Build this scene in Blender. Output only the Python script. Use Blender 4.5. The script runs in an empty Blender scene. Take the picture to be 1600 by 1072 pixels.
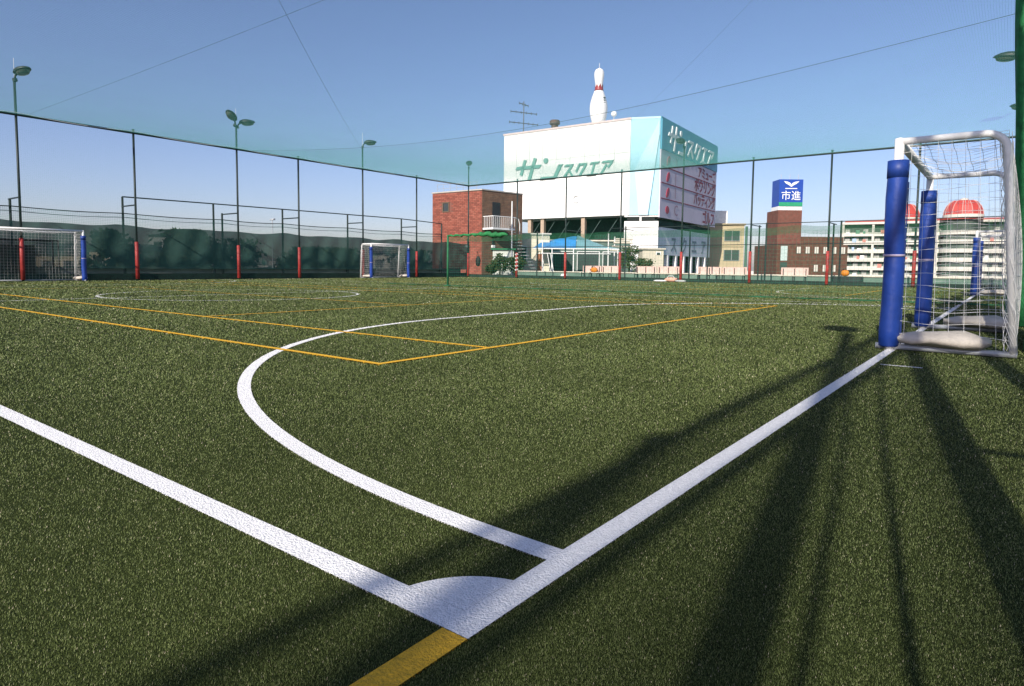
import bpy, math, random
import numpy as np
from mathutils import Vector, Matrix
R = math.radians
random.seed(7); rng = np.random.default_rng(7)
scn = bpy.context.scene
col = scn.collection

# ------------------------------------------------------------------ camera
HEAD = R(37.556)                       # heading of the view, from +X (along the goal line) towards +Y (along the touchline)
FW = Vector((math.cos(HEAD), math.sin(HEAD), 0)); RT = Vector((math.sin(HEAD), -math.cos(HEAD), 0))
PITCH, ROLL = R(4.1414), R(0.5898)
fw = FW * math.cos(PITCH) - Vector((0, 0, math.sin(PITCH)))
up = RT.cross(fw)
rt2 = RT * math.cos(ROLL) + up * math.sin(ROLL)
up2 = -RT * math.sin(ROLL) + up * math.cos(ROLL)
cd = bpy.data.cameras.new('camera'); cam = bpy.data.objects.new('camera', cd); col.objects.link(cam)
m = Matrix((rt2, up2, -fw)).transposed().to_4x4(); m.translation = (0, 0, 0.79)
cam.matrix_world = m
cd.sensor_fit = 'HORIZONTAL'; cd.sensor_width = 36; cd.lens = 36 * 1011.73 / 1600
cd.shift_y = -(536 - 489.43) / 1600
cd.clip_start = 0.05; cd.clip_end = 6000
scn.camera = cam

# ------------------------------------------------------------------ sky and sun
SUN_EL = R(31.2); SHADOW_AZ = R(8.6)    # shadows run this far round from +X towards +Y
sdir = Vector((math.cos(SUN_EL) * math.cos(SHADOW_AZ), math.cos(SUN_EL) * math.sin(SHADOW_AZ), -math.sin(SUN_EL)))
w = bpy.data.worlds.new('World'); scn.world = w; w.use_nodes = True
nt = w.node_tree; nt.nodes.clear()
sky = nt.nodes.new('ShaderNodeTexSky'); sky.sky_type = 'NISHITA'; sky.sun_disc = False
sky.sun_elevation = SUN_EL
az_to_sun = math.atan2(-sdir.y, -sdir.x)
sky.sun_rotation = math.pi / 2 - az_to_sun
sky.altitude = 0; sky.air_density = 1.0; sky.dust_density = 1.0; sky.ozone_density = 4.0
bg = nt.nodes.new('ShaderNodeBackground'); bg.inputs['Strength'].default_value = 0.103
out = nt.nodes.new('ShaderNodeOutputWorld')
wbm = nt.nodes.new('ShaderNodeMix'); wbm.data_type = 'RGBA'; wbm.blend_type = 'MULTIPLY'; wbm.inputs[0].default_value = 1
wbm.inputs[7].default_value = (1.11, .96, 1.06, 1)      # the photograph's slightly violet white balance
nt.links.new(sky.outputs[0], wbm.inputs[6]); nt.links.new(wbm.outputs[2], bg.inputs[0]); nt.links.new(bg.outputs[0], out.inputs[0])
sl = bpy.data.lights.new('sun', 'SUN'); sl.energy = 4.9; sl.angle = R(0.53); sl.color = (1, .935, .83)
so = bpy.data.objects.new('sun', sl); col.objects.link(so)
so.rotation_euler = sdir.to_track_quat('-Z', 'Y').to_euler()
so.location = (-20, -5, 30)
vs = scn.view_settings
vs.view_transform = 'Standard'; vs.look = 'None'; vs.gamma = 1; vs.use_curve_mapping = False
vs.exposure = 0.42
scn.cycles.use_denoising = True
scn.cycles.max_bounces = 6
scn.cycles.transparent_max_bounces = 12

# ------------------------------------------------------------------ materials
MATS = {}
def mat(name, c, rough=.6, metal=0, var=.12, scale=3.0, bump=0, spec=.4, c2=None, detail=4, stretch=None, bscale=None):
    if name in MATS: return MATS[name]
    M = bpy.data.materials.new(name); M.use_nodes = True
    n = M.node_tree.nodes; l = M.node_tree.links
    b = n['Principled BSDF']; b.inputs['Roughness'].default_value = rough; b.inputs['Metallic'].default_value = metal
    b.inputs['Specular IOR Level'].default_value = spec
    tc = n.new('ShaderNodeTexCoord'); mp = n.new('ShaderNodeMapping'); l.new(tc.outputs['Object'], mp.inputs[0])
    if stretch: mp.inputs['Scale'].default_value = stretch
    nz = n.new('ShaderNodeTexNoise'); nz.inputs['Scale'].default_value = scale; nz.inputs['Detail'].default_value = detail
    nz.inputs['Roughness'].default_value = .62
    l.new(mp.outputs[0], nz.inputs['Vector'])
    rp = n.new('ShaderNodeValToRGB')
    lo = tuple(max(0, k * (1 - var)) for k in c) if c2 is None else c2
    hi = tuple(min(1, k * (1 + var)) for k in c)
    rp.color_ramp.elements[0].position = .32; rp.color_ramp.elements[1].position = .68
    rp.color_ramp.elements[0].color = (*lo, 1); rp.color_ramp.elements[1].color = (*hi, 1)
    l.new(nz.outputs['Fac'], rp.inputs[0]); l.new(rp.outputs[0], b.inputs['Base Color'])
    if bump:
        nb = n.new('ShaderNodeTexNoise'); nb.inputs['Scale'].default_value = bscale or scale * 6; nb.inputs['Detail'].default_value = 3
        l.new(mp.outputs[0], nb.inputs['Vector'])
        bp = n.new('ShaderNodeBump'); bp.inputs['Strength'].default_value = bump; bp.inputs['Distance'].default_value = .02
        l.new(nb.outputs['Fac'], bp.inputs['Height']); l.new(bp.outputs[0], b.inputs['Normal'])
    MATS[name] = M
    return M

def turf_mat():
    M = bpy.data.materials.new('turf'); M.use_nodes = True
    n = M.node_tree.nodes; l = M.node_tree.links; b = n['Principled BSDF']
    b.inputs['Roughness'].default_value = .85; b.inputs['Specular IOR Level'].default_value = .05
    tc = n.new('ShaderNodeTexCoord')
    def noise(s, d, r=.6):
        z = n.new('ShaderNodeTexNoise'); z.inputs['Scale'].default_value = s; z.inputs['Detail'].default_value = d; z.inputs['Roughness'].default_value = r
        l.new(tc.outputs['Object'], z.inputs['Vector']); return z
    def ramp(a, p0, c0, p1, c1):
        r = n.new('ShaderNodeValToRGB'); r.color_ramp.elements[0].position = p0; r.color_ramp.elements[1].position = p1
        r.color_ramp.elements[0].color = (*c0, 1); r.color_ramp.elements[1].color = (*c1, 1); l.new(a, r.inputs[0]); return r
    fine = noise(160, 3, .7); big = noise(.55, 5, .65); mid = noise(6, 4)
    r1 = ramp(fine.outputs['Fac'], .36, (.013, .018, .005), .72, (.072, .094, .027))
    r2 = ramp(big.outputs['Fac'], .3, (.80, .82, .76), .7, (1.18, 1.14, 1.12))
    r3 = ramp(mid.outputs['Fac'], .3, (.86, .88, .84), .7, (1.12, 1.12, 1.1))
    m1 = n.new('ShaderNodeMix'); m1.data_type = 'RGBA'; m1.blend_type = 'MULTIPLY'; m1.inputs[0].default_value = 1
    m2 = n.new('ShaderNodeMix'); m2.data_type = 'RGBA'; m2.blend_type = 'MULTIPLY'; m2.inputs[0].default_value = 1
    l.new(r1.outputs[0], m1.inputs[6]); l.new(r2.outputs[0], m1.inputs[7])
    l.new(m1.outputs[2], m2.inputs[6]); l.new(r3.outputs[0], m2.inputs[7]); l.new(m2.outputs[2], b.inputs['Base Color'])
    bp = n.new('ShaderNodeBump'); bp.inputs['Strength'].default_value = .8; bp.inputs['Distance'].default_value = .012
    l.new(fine.outputs['Fac'], bp.inputs['Height']); l.new(bp.outputs[0], b.inputs['Normal'])
    return M

def fibre_mat(name, stops, rough=.45, wear=.22):
    M = bpy.data.materials.new(name); M.use_nodes = True
    n = M.node_tree.nodes; l = M.node_tree.links; b = n['Principled BSDF']
    b.inputs['Roughness'].default_value = rough; b.inputs['Specular IOR Level'].default_value = .18
    g = n.new('ShaderNodeNewGeometry'); r = n.new('ShaderNodeValToRGB')
    el = r.color_ramp.elements
    while len(el) < len(stops): el.new(.5)
    for e, (p, c) in zip(el, stops): e.position = p; e.color = (*c, 1)
    l.new(g.outputs['Random Per Island'], r.inputs[0])
    tc = n.new('ShaderNodeTexCoord'); z = n.new('ShaderNodeTexNoise'); z.inputs['Scale'].default_value = .7; z.inputs['Detail'].default_value = 6; z.inputs['Roughness'].default_value = .65
    l.new(tc.outputs['Object'], z.inputs['Vector'])
    q = n.new('ShaderNodeMapRange'); q.inputs['From Min'].default_value = .3; q.inputs['From Max'].default_value = .7; q.inputs['To Min'].default_value = 1 - wear; q.inputs['To Max'].default_value = 1 + wear
    l.new(z.outputs['Fac'], q.inputs['Value'])
    mx = n.new('ShaderNodeMix'); mx.data_type = 'RGBA'; mx.blend_type = 'MULTIPLY'; mx.inputs[0].default_value = 1
    l.new(r.outputs[0], mx.inputs[6]); l.new(q.outputs[0], mx.inputs[7]); l.new(mx.outputs[2], b.inputs['Base Color'])
    return M

def cloth_mat(name, c, open_):
    M = mat(name, c, .9, var=.2, scale=1.5)
    n = M.node_tree.nodes; l = M.node_tree.links
    b = n['Principled BSDF']; o = n['Material Output']
    t = n.new('ShaderNodeBsdfTransparent'); mx = n.new('ShaderNodeMixShader'); mx.inputs[0].default_value = open_
    l.new(b.outputs[0], mx.inputs[1]); l.new(t.outputs[0], mx.inputs[2]); l.new(mx.outputs[0], o.inputs[0])
    return M

def brick_mat(name, c1, c2, mortar, bw, bh):
    M = bpy.data.materials.new(name); M.use_nodes = True; MATS[name] = M
    n = M.node_tree.nodes; l = M.node_tree.links; b = n['Principled BSDF']; b.inputs['Roughness'].default_value = .85
    uv = n.new('ShaderNodeUVMap'); t = n.new('ShaderNodeTexBrick')
    t.inputs['Color1'].default_value = (*c1, 1); t.inputs['Color2'].default_value = (*c2, 1); t.inputs['Mortar'].default_value = (*mortar, 1)
    t.inputs['Scale'].default_value = 1; t.inputs['Brick Width'].default_value = bw; t.inputs['Row Height'].default_value = bh; t.inputs['Mortar Size'].default_value = .012
    l.new(uv.outputs[0], t.inputs['Vector']); l.new(t.outputs[0], b.inputs['Base Color'])
    return M

DARK = mat('dark_green_paint', (.018, .030, .028), .45, 0, .25, 4)
BLACK = mat('black_rubber', (.010, .013, .013), .8)
REDP = mat('red_vinyl', (.32, .030, .026), .5, 0, .35, 2.5, .3)
BLUEP = mat('blue_vinyl', (.014, .050, .27), .42, 0, .16, 5, .25, bscale=14)
BLUED = mat('darker_blue_vinyl', (.013, .043, .225), .5, 0, .2, 6)  # slightly darker blue, for the pad tops and seam flaps
WHITEM = mat('white_enamel', (.78, .77, .75), .35, 0, .07, 8)
GALV = mat('grey_steel', (.42, .44, .46), .4, .3, .12, 8)
NETW = mat('white_net', (.78, .77, .74), .8)
NETG = mat('green_net', (.016, .20, .125), .7, 0, .12, 1)
NETR = mat('roof_net_green', (.085, .32, .26), .7, 0, .08, .5)
NETB = mat('bunched_net', (.018, .17, .050), .75, 0, .35, 7, .4)
HEM = mat('net_hem', (.020, .14, .060), .8, 0, .25, 8)
KERB = mat('fence_skirt', (.012, .028, .020), .8, 0, .3, 2)
BAGW = mat('sandbag_canvas', (.54, .49, .42), .9, 0, .14, 6, .35)
CABLE = mat('steel_cable', (.055, .09, .10), .5, .3)
LENS = mat('lamp_glass', (.06, .06, .045), .2, 0, .1, 9, spec=.8)
HOUS = mat('lamp_housing', (.014, .018, .015), .5, 0, .3, 8)
WHITEL = mat('white_fibre_line', (.80, .79, .78), .85, 0, .10, 60, .5, bscale=160)
YELL = mat('yellow_fibre_line', (.74, .41, .02), .85, 0, .16, 60, .5, bscale=160)

# ------------------------------------------------------------------ mesh helpers
ORG = {}
def V(*a): return Vector(a)
class MB:
    def __init__(s): s.v = []; s.f = []; s.uv = {}
    def add(s, vs, fs):
        o = len(s.v); s.v += [tuple(v) for v in vs]; s.f += [tuple(i + o for i in f) for f in fs]; return s
    def box(s, x0, x1, y0, y1, z0, z1):
        vs = [(x, y, z) for z in (z0, z1) for y in (y0, y1) for x in (x0, x1)]
        return s.add(vs, [(0, 2, 3, 1), (4, 5, 7, 6), (0, 1, 5, 4), (2, 6, 7, 3), (0, 4, 6, 2), (1, 3, 7, 5)])
    def tube(s, pts, r, n=8, cap=True):
        pts = [Vector(q) for q in pts]; rs = r if isinstance(r, (list, tuple)) else [r] * len(pts)
        rings = []; prev = None
        for i, q in enumerate(pts):
            t = (pts[min(i + 1, len(pts) - 1)] - pts[max(i - 1, 0)]).normalized()
            if prev is None:
                a = Vector((0, 0, 1)) if abs(t.z) < .9 else Vector((1, 0, 0)); a = (a - t * a.dot(t)).normalized()
            else: a = (prev - t * prev.dot(t)).normalized()
            prev = a; b = t.cross(a)
            rings.append([q + (a * math.cos(2 * math.pi * k / n) + b * math.sin(2 * math.pi * k / n)) * rs[i] for k in range(n)])
        vs = [v for g in rings for v in g]; fs = []
        for i in range(len(rings) - 1):
            for k in range(n): fs.append((i * n + k, i * n + (k + 1) % n, (i + 1) * n + (k + 1) % n, (i + 1) * n + k))
        if cap: fs.append(tuple(range(n - 1, -1, -1))); fs.append(tuple((len(rings) - 1) * n + k for k in range(n)))
        return s.add(vs, fs)
    def lathe(s, c, prof, n=24):
        vs = [(c[0] + r * math.cos(2 * math.pi * k / n), c[1] + r * math.sin(2 * math.pi * k / n), c[2] + z) for r, z in prof for k in range(n)]
        fs = [(i * n + k, i * n + (k + 1) % n, (i + 1) * n + (k + 1) % n, (i + 1) * n + k) for i in range(len(prof) - 1) for k in range(n)]
        fs.append(tuple(range(n - 1, -1, -1))); fs.append(tuple((len(prof) - 1) * n + k for k in range(n)))
        return s.add(vs, fs)
    def prism(s, poly, fn, d0, d1):
        # poly: 2-D outline (counter-clockwise), fn(u, v, w) -> 3-D point
        n = len(poly); vs = [fn(u, v, d0) for u, v in poly] + [fn(u, v, d1) for u, v in poly]
        fs = [tuple(range(n - 1, -1, -1)), tuple(range(n, 2 * n))] + [(k, (k + 1) % n, n + (k + 1) % n, n + k) for k in range(n)]
        return s.add(vs, fs)
    def build(s, name, material, parent=None, smooth=False, origin=(0, 0, 0)):
        o = Vector(ORG[parent]) if parent else Vector(origin)
        me = bpy.data.meshes.new(name); me.from_pydata([tuple(Vector(v) - o) for v in s.v], [], s.f); me.update()
        if smooth: me.polygons.foreach_set('use_smooth', [True] * len(me.polygons))
        me.materials.append(material)
        ob = bpy.data.objects.new(name, me); col.objects.link(ob)
        ORG[ob] = o
        if parent: ob.parent = parent
        else: ob.location = o
        return ob
def np_mesh(name, verts, faces, material, parent=None, origin=(0, 0, 0)):
    o = np.array(ORG[parent]) if parent else np.array(origin, float)
    verts = np.ascontiguousarray(verts - o, dtype=np.float32); faces = np.ascontiguousarray(faces, dtype=np.int32)
    k = faces.shape[1]
    me = bpy.data.meshes.new(name); me.vertices.add(len(verts)); me.vertices.foreach_set('co', verts.ravel())
    me.loops.add(faces.size); me.loops.foreach_set('vertex_index', faces.ravel())
    me.polygons.add(len(faces)); me.polygons.foreach_set('loop_start', np.arange(0, faces.size, k, dtype=np.int32))
    me.update(calc_edges=True); me.materials.append(material)
    ob = bpy.data.objects.new(name, me); col.objects.link(ob); ORG[ob] = Vector(o)
    if parent: ob.parent = parent
    else: ob.location = tuple(o)
    return ob
def tag(o, label=None, cat=None, group=None, kind=None):
    if label: o['label'] = label
    if cat: o['category'] = cat
    if group: o['group'] = group
    if kind: o['kind'] = kind
    return o
def thing(name, label, cat, loc=(0, 0, 0), group=None):
    o = bpy.data.objects.new(name, None); o.empty_display_size = .2; col.objects.link(o); o.location = loc; ORG[o] = Vector(loc)
    return tag(o, label, cat, group)
def copy_tree(o, parent=None):
    c = o.copy(); col.objects.link(c); c.parent = parent; ORG[c] = ORG[o]
    for ch in list(o.children):
        copy_tree(ch, c)
    return c
def LD(lat, dep, z=0):                  # a point by metres to the right and ahead along the heading
    q = FW * dep + RT * lat; return Vector((q.x, q.y, z))
def threads(P, r, axis_a, axis_b):
    # P [n, m, 3]: n threads of m points; triangular section in the plane of the two axes
    n, k, _ = P.shape
    a = np.array(axis_a, float); b = np.array(axis_b, float)
    offs = np.stack([a * math.cos(t) * r + b * math.sin(t) * r for t in (math.pi / 2, math.pi * 7 / 6, math.pi * 11 / 6)])
    Vv = (P[:, :, None, :] + offs[None, None]).reshape(-1, 3)
    base = (np.arange(n)[:, None] * k + np.arange(k - 1)[None]).ravel() * 3
    F = []
    for j in range(3):
        j2 = (j + 1) % 3
        F.append(np.stack([base + j, base + j2, base + 3 + j2, base + 3 + j], 1))
    return Vv, np.concatenate(F)
def net_mesh(name, S, ua, va, nseg_u, nseg_v, r, ax_u, ax_v, material, parent=None, origin=(0, 0, 0)):
    # S(u, v) vectorised -> [..., 3]; ua, va: thread positions; ax_u: section axes of threads that run along v, ax_v: along u
    u0, u1, v0, v1 = ua[0], ua[-1], va[0], va[-1]
    U, Vv = np.meshgrid(ua, np.linspace(v0, v1, nseg_v + 1), indexing='ij'); A, FA = threads(S(U, Vv), r, *ax_u)
    Vv2, U2 = np.meshgrid(va, np.linspace(u0, u1, nseg_u + 1), indexing='ij'); B, FB = threads(S(U2, Vv2), r, *ax_v)
    return np_mesh(name, np.concatenate([A, B]), np.concatenate([FA, FB + len(A)]), material, parent, origin)
def plane_xz(y, f=None):
    def S(u, v):
        yy = np.full_like(u, y) if f is None else y + f(u, v)
        return np.stack([u, yy, v], -1)
    return S
def plane_yz(x, f=None):
    def S(u, v):
        xx = np.full_like(u, x) if f is None else x + f(u, v)
        return np.stack([xx, u, v], -1)
    return S
XA, YA, ZA = (1, 0, 0), (0, 1, 0), (0, 0, 1)

# ------------------------------------------------------------------ ground
city = MB().add([(-1500, -1500, -9), (2500, -1500, -9), (2500, 2500, -9), (-1500, 2500, -9)], [(0, 1, 2, 3)]).build('city_ground', mat('asphalt_city', (.10, .10, .095), .9, 0, .3, .05))
tag(city, kind='structure')
dk = MB()
dk.box(-20, 39.9, -12, 34.0, -1.0, -.02); dk.box(39.9, 62, -12, 60, -1.0, -.025)
deck = dk.build('roof_deck', mat('green_deck_paint', (.075, .135, .085), .7, 0, .2, 1.2), origin=(10, 10, -.02)); tag(deck, kind='structure')
# artificial turf sheet
TX0, TX1, TY0, TY1 = -18, 35.45, -1.2, 31.35
tf = MB(); tf.box(TX0, TX1, TY0, TY1, -.019, 0)
turf = tf.build('artificial_turf', turf_mat(), origin=(0, 0, 0)); tag(turf, kind='structure')

# --- pitch markings, woven into the turf
LW = .08
CX = 8.89; GX0, GX1 = .99, 16.79; GY0 = .87; GY1 = 30.7; MIDY = (GY0 + GY1) / 2
AR = 5.70; AC = 1.79; AO = .06      # penalty arc: radius, half distance of its centres, their distance from the goal line
P1, P2 = CX - 1.5, CX + 1.5
YX0, YX1, YY0, YY1 = CX - 5.485, CX + 5.485, 3.91, 27.68
markers = []
def rect(name, x0, x1, y0, y1, m_, z=.004):
    o = MB().add([(x0, y0, z), (x1, y0, z), (x1, y1, z), (x0, y1, z)], [(0, 1, 2, 3)]).build(name, m_, turf); return o
def ringseg(name, cx, cy, r0, r1, a0, a1, m_, n=60, z=.0045):
    b = MB(); vs = []
    for k in range(n + 1):
        a = a0 + (a1 - a0) * k / n
        vs += [(cx + r0 * math.cos(a), cy + r0 * math.sin(a), z), (cx + r1 * math.cos(a), cy + r1 * math.sin(a), z)]
    b.add(vs, [(2 * k, 2 * k + 1, 2 * k + 3, 2 * k + 2) for k in range(n)])
    return b.build(name, m_, turf)
def pitch(x0, x1, y0, y1, cx):
    rect('touchline', x0, x0 + LW, y0 + LW, y1 - LW, WHITEL); rect('touchline', x1 - LW, x1, y0 + LW, y1 - LW, WHITEL)
    rect('goal_line', x0, x1, y0, y0 + LW, WHITEL); rect('goal_line', x0, x1, y1 - LW, y1, WHITEL)
    my = (y0 + y1) / 2
    rect('halfway_line', x0 + LW, x1 - LW, my - LW / 2, my + LW / 2, WHITEL)
    ringseg('centre_circle', cx, my, 3.0, 3.0 + LW, 0, 2 * math.pi, WHITEL, 90)
    for yb, sg in ((y0 + LW, 1), (y1 - LW, -1)):
        for px, a0, a1, sx in ((cx - AC, math.pi / 2, math.pi, -1), (cx + AC, 0, math.pi / 2, 1)):
            ringseg('penalty_arc', px, yb + sg * AO, AR - LW, AR, sg * a0, sg * a1, WHITEL)
            rect('penalty_arc_foot', *sorted((px + sx * (AR - LW), px + sx * AR)), *sorted((yb, yb + sg * AO)), WHITEL)
        rect('penalty_line', cx - AC, cx + AC, *sorted((yb + sg * (AO + AR - LW), yb + sg * (AO + AR))), WHITEL)
        for xx, sx in ((x0, 1), (x1, -1)):
            b = MB(); n = 14; vs = [(xx + sx * LW, yb, .0045)]; al = math.asin(.07 / .262)
            for k in range(n + 1):
                t_ = al + (math.pi / 2 - 2 * al) * k / n; vs.append((xx + sx * (.01 + .262 * math.cos(t_)), yb - sg * .07 + sg * .262 * math.sin(t_), .0045))
            if sx * sg < 0: vs = vs[::-1]
            b.add(vs, [tuple(range(len(vs)))]); b.build('corner_quadrant', WHITEL, turf)
pitch(GX0, GX1, GY0, GY1, CX)
pitch(19.9, 34.0, GY0, GY1, 26.95)
YZ = .0085; yw = .06
def tennis(x0, x1, y0, y1):
    for a in (x0, x0 + 1.37, x1 - 1.37, x1): rect('tennis_sideline', a - yw / 2, a + yw / 2, y0 + yw, y1 - yw, YELL, YZ)
    for b_ in (y0, y1 - yw): rect('tennis_baseline', x0 - yw / 2, x1 + yw / 2, b_, b_ + yw, YELL, YZ)
    for b_ in ((y0 + y1) / 2 - 6.4, (y0 + y1) / 2 + 6.4): rect('service_line', x0 + 1.4, x1 - 1.4, b_ - yw / 2, b_ + yw / 2, YELL, YZ)
    rect('centre_service_line', (x0 + x1) / 2 - yw / 2, (x0 + x1) / 2 + yw / 2, (y0 + y1) / 2 - 6.37, (y0 + y1) / 2 + 6.37, YELL, YZ)
tennis(YX0, YX1, YY0, YY1)
tennis(26.95 - 5.485, 26.95 + 5.485, YY0, YY1)
rect('yellow_line', -6, GX0 - .002, GY0, GY0 + LW * .9, YELL, .004)
rect('corner_tick', 6.13, 6.165, .53, .83, WHITEL, .004)

def line_code(x, y):
    c = np.zeros(len(x), int)
    yb = GY0 + LW
    wh = (np.abs(x - GX0 - LW / 2) < LW / 2) & (y > GY0)
    wh |= (y > GY0) & (y < yb) & (x > GX0)
    for px, s in ((CX - AC, -1), (CX + AC, 1)):
        d = np.hypot(x - px, np.maximum(y - yb - AO, 0)); wh |= (d > AR - LW) & (d < AR) & (y > yb) & ((x - px) * s > 0)
    wh |= (x > CX - AC) & (x < CX + AC) & (y > yb + AO + AR - LW) & (y < yb + AO + AR)
    wh |= (np.hypot(x - GX0 - .01, y - GY0 - .01) < .262) & (x > GX0) & (y > GY0)
    wh |= (x > 6.13) & (x < 6.165) & (y > .53) & (y < .83)
    ye = (x < GX0) & (y > GY0) & (y < GY0 + LW * .9)
    inn = (y > YY0) & (y < YY1)
    for a in (YX0, YX0 + 1.37, YX1 - 1.37, YX1): ye |= inn & (np.abs(x - a) < yw / 2)
    ye |= (y > YY0) & (y < YY0 + yw) & (x > YX0) & (x < YX1)
    c[wh] = 1; c[ye] = 2
    return c
FX0, FY0 = 35.1, 31.0
# turf fibres: real blades close to the viewpoint, thinning out with distance
N = 1500000
r_ = np.exp(rng.uniform(math.log(.85), math.log(48), N)); th = HEAD + rng.uniform(-R(47), R(47), N)
bx_, by_ = r_ * np.cos(th), r_ * np.sin(th)
keep = (by_ > TY0 + .05) & (by_ < FY0) & (bx_ < FX0)
bx_, by_, r_ = bx_[keep], by_[keep], r_[keep]
code = line_code(bx_, by_)
n_ = len(bx_)
wd = np.clip(.00080 * r_, .0011, .03) * rng.uniform(.6, 1.4, n_) * np.clip(.68 + .055 * r_, .82, 2.6)
ln = np.clip(.0017 * r_, .0024, .010) * rng.uniform(.6, 1.4, n_) * np.clip(.8 + r_ * .04, .9, 1.6)
ang = rng.uniform(0, 2 * math.pi, n_); tilt = rng.uniform(R(20), R(75), n_)
ca, sa = np.cos(ang), np.sin(ang)
base = np.stack([bx_, by_, np.zeros(n_)], 1)
side = np.stack([-sa, ca, np.zeros(n_)], 1) * wd[:, None] / 2
tip = base + np.stack([ca * np.sin(tilt) * ln, sa * np.sin(tilt) * ln, np.cos(tilt) * ln + .003], 1)
fm = [fibre_mat('green_fibres', [(0, (.078, .103, .031)), (.55, (.128, .166, .053)), (.90, (.172, .205, .074)), (.978, (.30, .30, .16)), (1, (.60, .53, .39))], .5),  # palest stops put the sparkle of glinting blades into their colour
      fibre_mat('white_fibres', [(0, (.72, .71, .70)), (1, (.88, .87, .86))], .6, .06), fibre_mat('yellow_fibres', [(0, (.60, .31, .012)), (1, (.85, .50, .03))], .6)]
for c_, nm in enumerate(('green_turf_fibres', 'white_turf_fibres', 'yellow_turf_fibres')):
    k = code == c_
    q = np.stack([base[k] - side[k], base[k] + side[k], tip[k]], 1).reshape(-1, 3)
    o = np_mesh(nm, q, np.arange(len(q)).reshape(-1, 3), fm[c_], turf); tag(o, kind='stuff')

# ------------------------------------------------------------------ fences round the pitch
FH = 6.5; FY = 31.1; FXR = 35.2; NY = -.4
pole_mesh = {}
def post(parent, x, y, top, pad=True, rod=False, r=.047):
    b = MB(); b.tube([(x, y, -.02), (x, y, top)], r, 10); b.tube([(x, y, top), (x, y, top + .04)], r * 1.25, 10)
    p = b.build('post', DARK, parent, True)
    if pad:
        q = MB(); q.tube([(x, y, .05), (x, y, .06), (x, y, 1.70), (x, y, 1.71)], [r + .015, r + .034, r + .034, r + .015], 12); q.build('safety_pad', REDP, p, True)
        for z in (.45, 1.3): MB().tube([(x, y, z), (x, y, z + .03)], r + .037, 12).build('pad_strap', mat('pad_strap', (.30, .03, .025), .6), p, True)
    if rod:
        s = MB(); s.tube([(x, y, top + .04), (x, y, top + .85)], .008, 5); s.build('lightning_rod', WHITEM, p)
    return p
def bracket(parent, a, b_, r=.028):
    s = MB(); s.tube([a, b_], r, 6); return s.build('bracket', DARK, parent)

# far end fence (behind the far goals)
LX = [0.0, 4.3, 8.56, 12.83, 17.66, 21.2, 25.63, 30.08]
Fd = thing('net_fence', 'tall dark post fence with red pads behind the two distant goals', 'fence', (17, FY, 0))
LIGHTS_L = {8.56: 7.8, 17.66: 7.65, 25.63: 7.8}
for x in LX: post(Fd, x, FY, LIGHTS_L.get(x, FH + .12), True, x in LIGHTS_L)
post(Fd, 35.2, FY, 7.75, True, False)
b = MB(); b.tube([(-2, FY, FH), (35.2, FY, FH)], .05, 8); b.build('top_rail', DARK, Fd)
b = MB()
pts = []
for i in range(len(LX)):
    x0 = LX[i]; x1 = LX[i + 1] if i + 1 < len(LX) else 35.2
    for k in range(8): t = k / 8; pts.append((x0 + (x1 - x0) * t, FY - .07, FH + .07 - .09 * math.sin(math.pi * t)))
pts.append((35.2, FY - .07, FH + .07)); b.tube(pts, .012, 5); b.build('hanging_cable', WHITEM, Fd)
b = MB(); b.box(-2, 35.25, FY + .06, FY + .10, -.02, .30); b.build('skirt', KERB, Fd)
wob = lambda u, v: .05 * np.sin(u * 1.7) * np.sin(v * .9)
net_mesh('side_net', plane_xz(FY - .08, wob), np.arange(-2, 35.2, .07), np.arange(.05, 6.5, .07), 60, 12, .0007, (XA, YA), (YA, ZA), NETG, Fd)

# right fence
RY = [26.71, 22.79, 18.85, 14.95, 11.09, 7.29, 3.6]
Fr = thing('net_fence', 'tall dark post fence with bright red pads in front of the benches', 'fence', (FXR, 15, 0))
for y in RY: post(Fr, FXR, y, 7.55 if y == 14.95 else FH + .12, True, False)
post(Fr, FXR, NY, 7.5, True, False)
b = MB(); b.tube([(FXR, NY, FH), (FXR, FY - .06, FH)], .05, 8); b.build('top_rail', DARK, Fr)
b = MB(); b.box(FXR + .06, FXR + .10, NY, FY + .05, -.02, .20); b.build('skirt', KERB, Fr)
net_mesh('side_net', plane_yz(FXR - .08, wob), np.arange(NY, FY, .07), np.arange(.05, 6.5, .07), 60, 12, .0007, (XA, YA), (XA, ZA), NETG, Fr)
# white ties on the first pad past the corner
b = MB()
for k in range(5): b.tube([(FXR - .105, 26.71 - .05, .5 + k * .26), (FXR - .13, 26.71 + .06, .56 + k * .26), (FXR - .06, 26.71 - .14, .6 + k * .26), (FXR - .12, 26.71 - .2, .54 + k * .26)], .022, 5)
tag(b.build('rope_tie', NETW, Fr), 'white rope tied round a red pad')

# near fence behind the near goals, the one whose shadow falls over the corner
Fn = thing('net_fence', 'tall net fence behind the near goal whose shadow falls over the corner', 'fence', (12, NY, 0))
NXS = [-20.1 + 4 * k for k in range(14)]
LIGHTS_N = (-4.1, 11.9, 27.9)
for x in NXS: post(Fn, x, NY, 7.8 if any(abs(x - k) < .01 for k in LIGHTS_N) else FH + .12, x > 12, False, .075)
b = MB(); b.tube([(-21, NY, FH), (FXR - .06, NY, FH)], .045, 8); b.build('top_rail', DARK, Fn)
b = MB(); b.tube([(-21, NY, 4.95), (FXR - .06, NY, 4.95)], .045, 8); b.build('middle_rail', DARK, Fn)
net_mesh('side_net', plane_xz(NY + .08, lambda u, v: .05 * np.sin(u * 1.3) * np.sin(v * .8)), np.arange(-21, 35.1, .08), np.arange(.05, 6.5, .08), 60, 12, .0026, (XA, YA), (YA, ZA), NETG, Fn)
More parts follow.
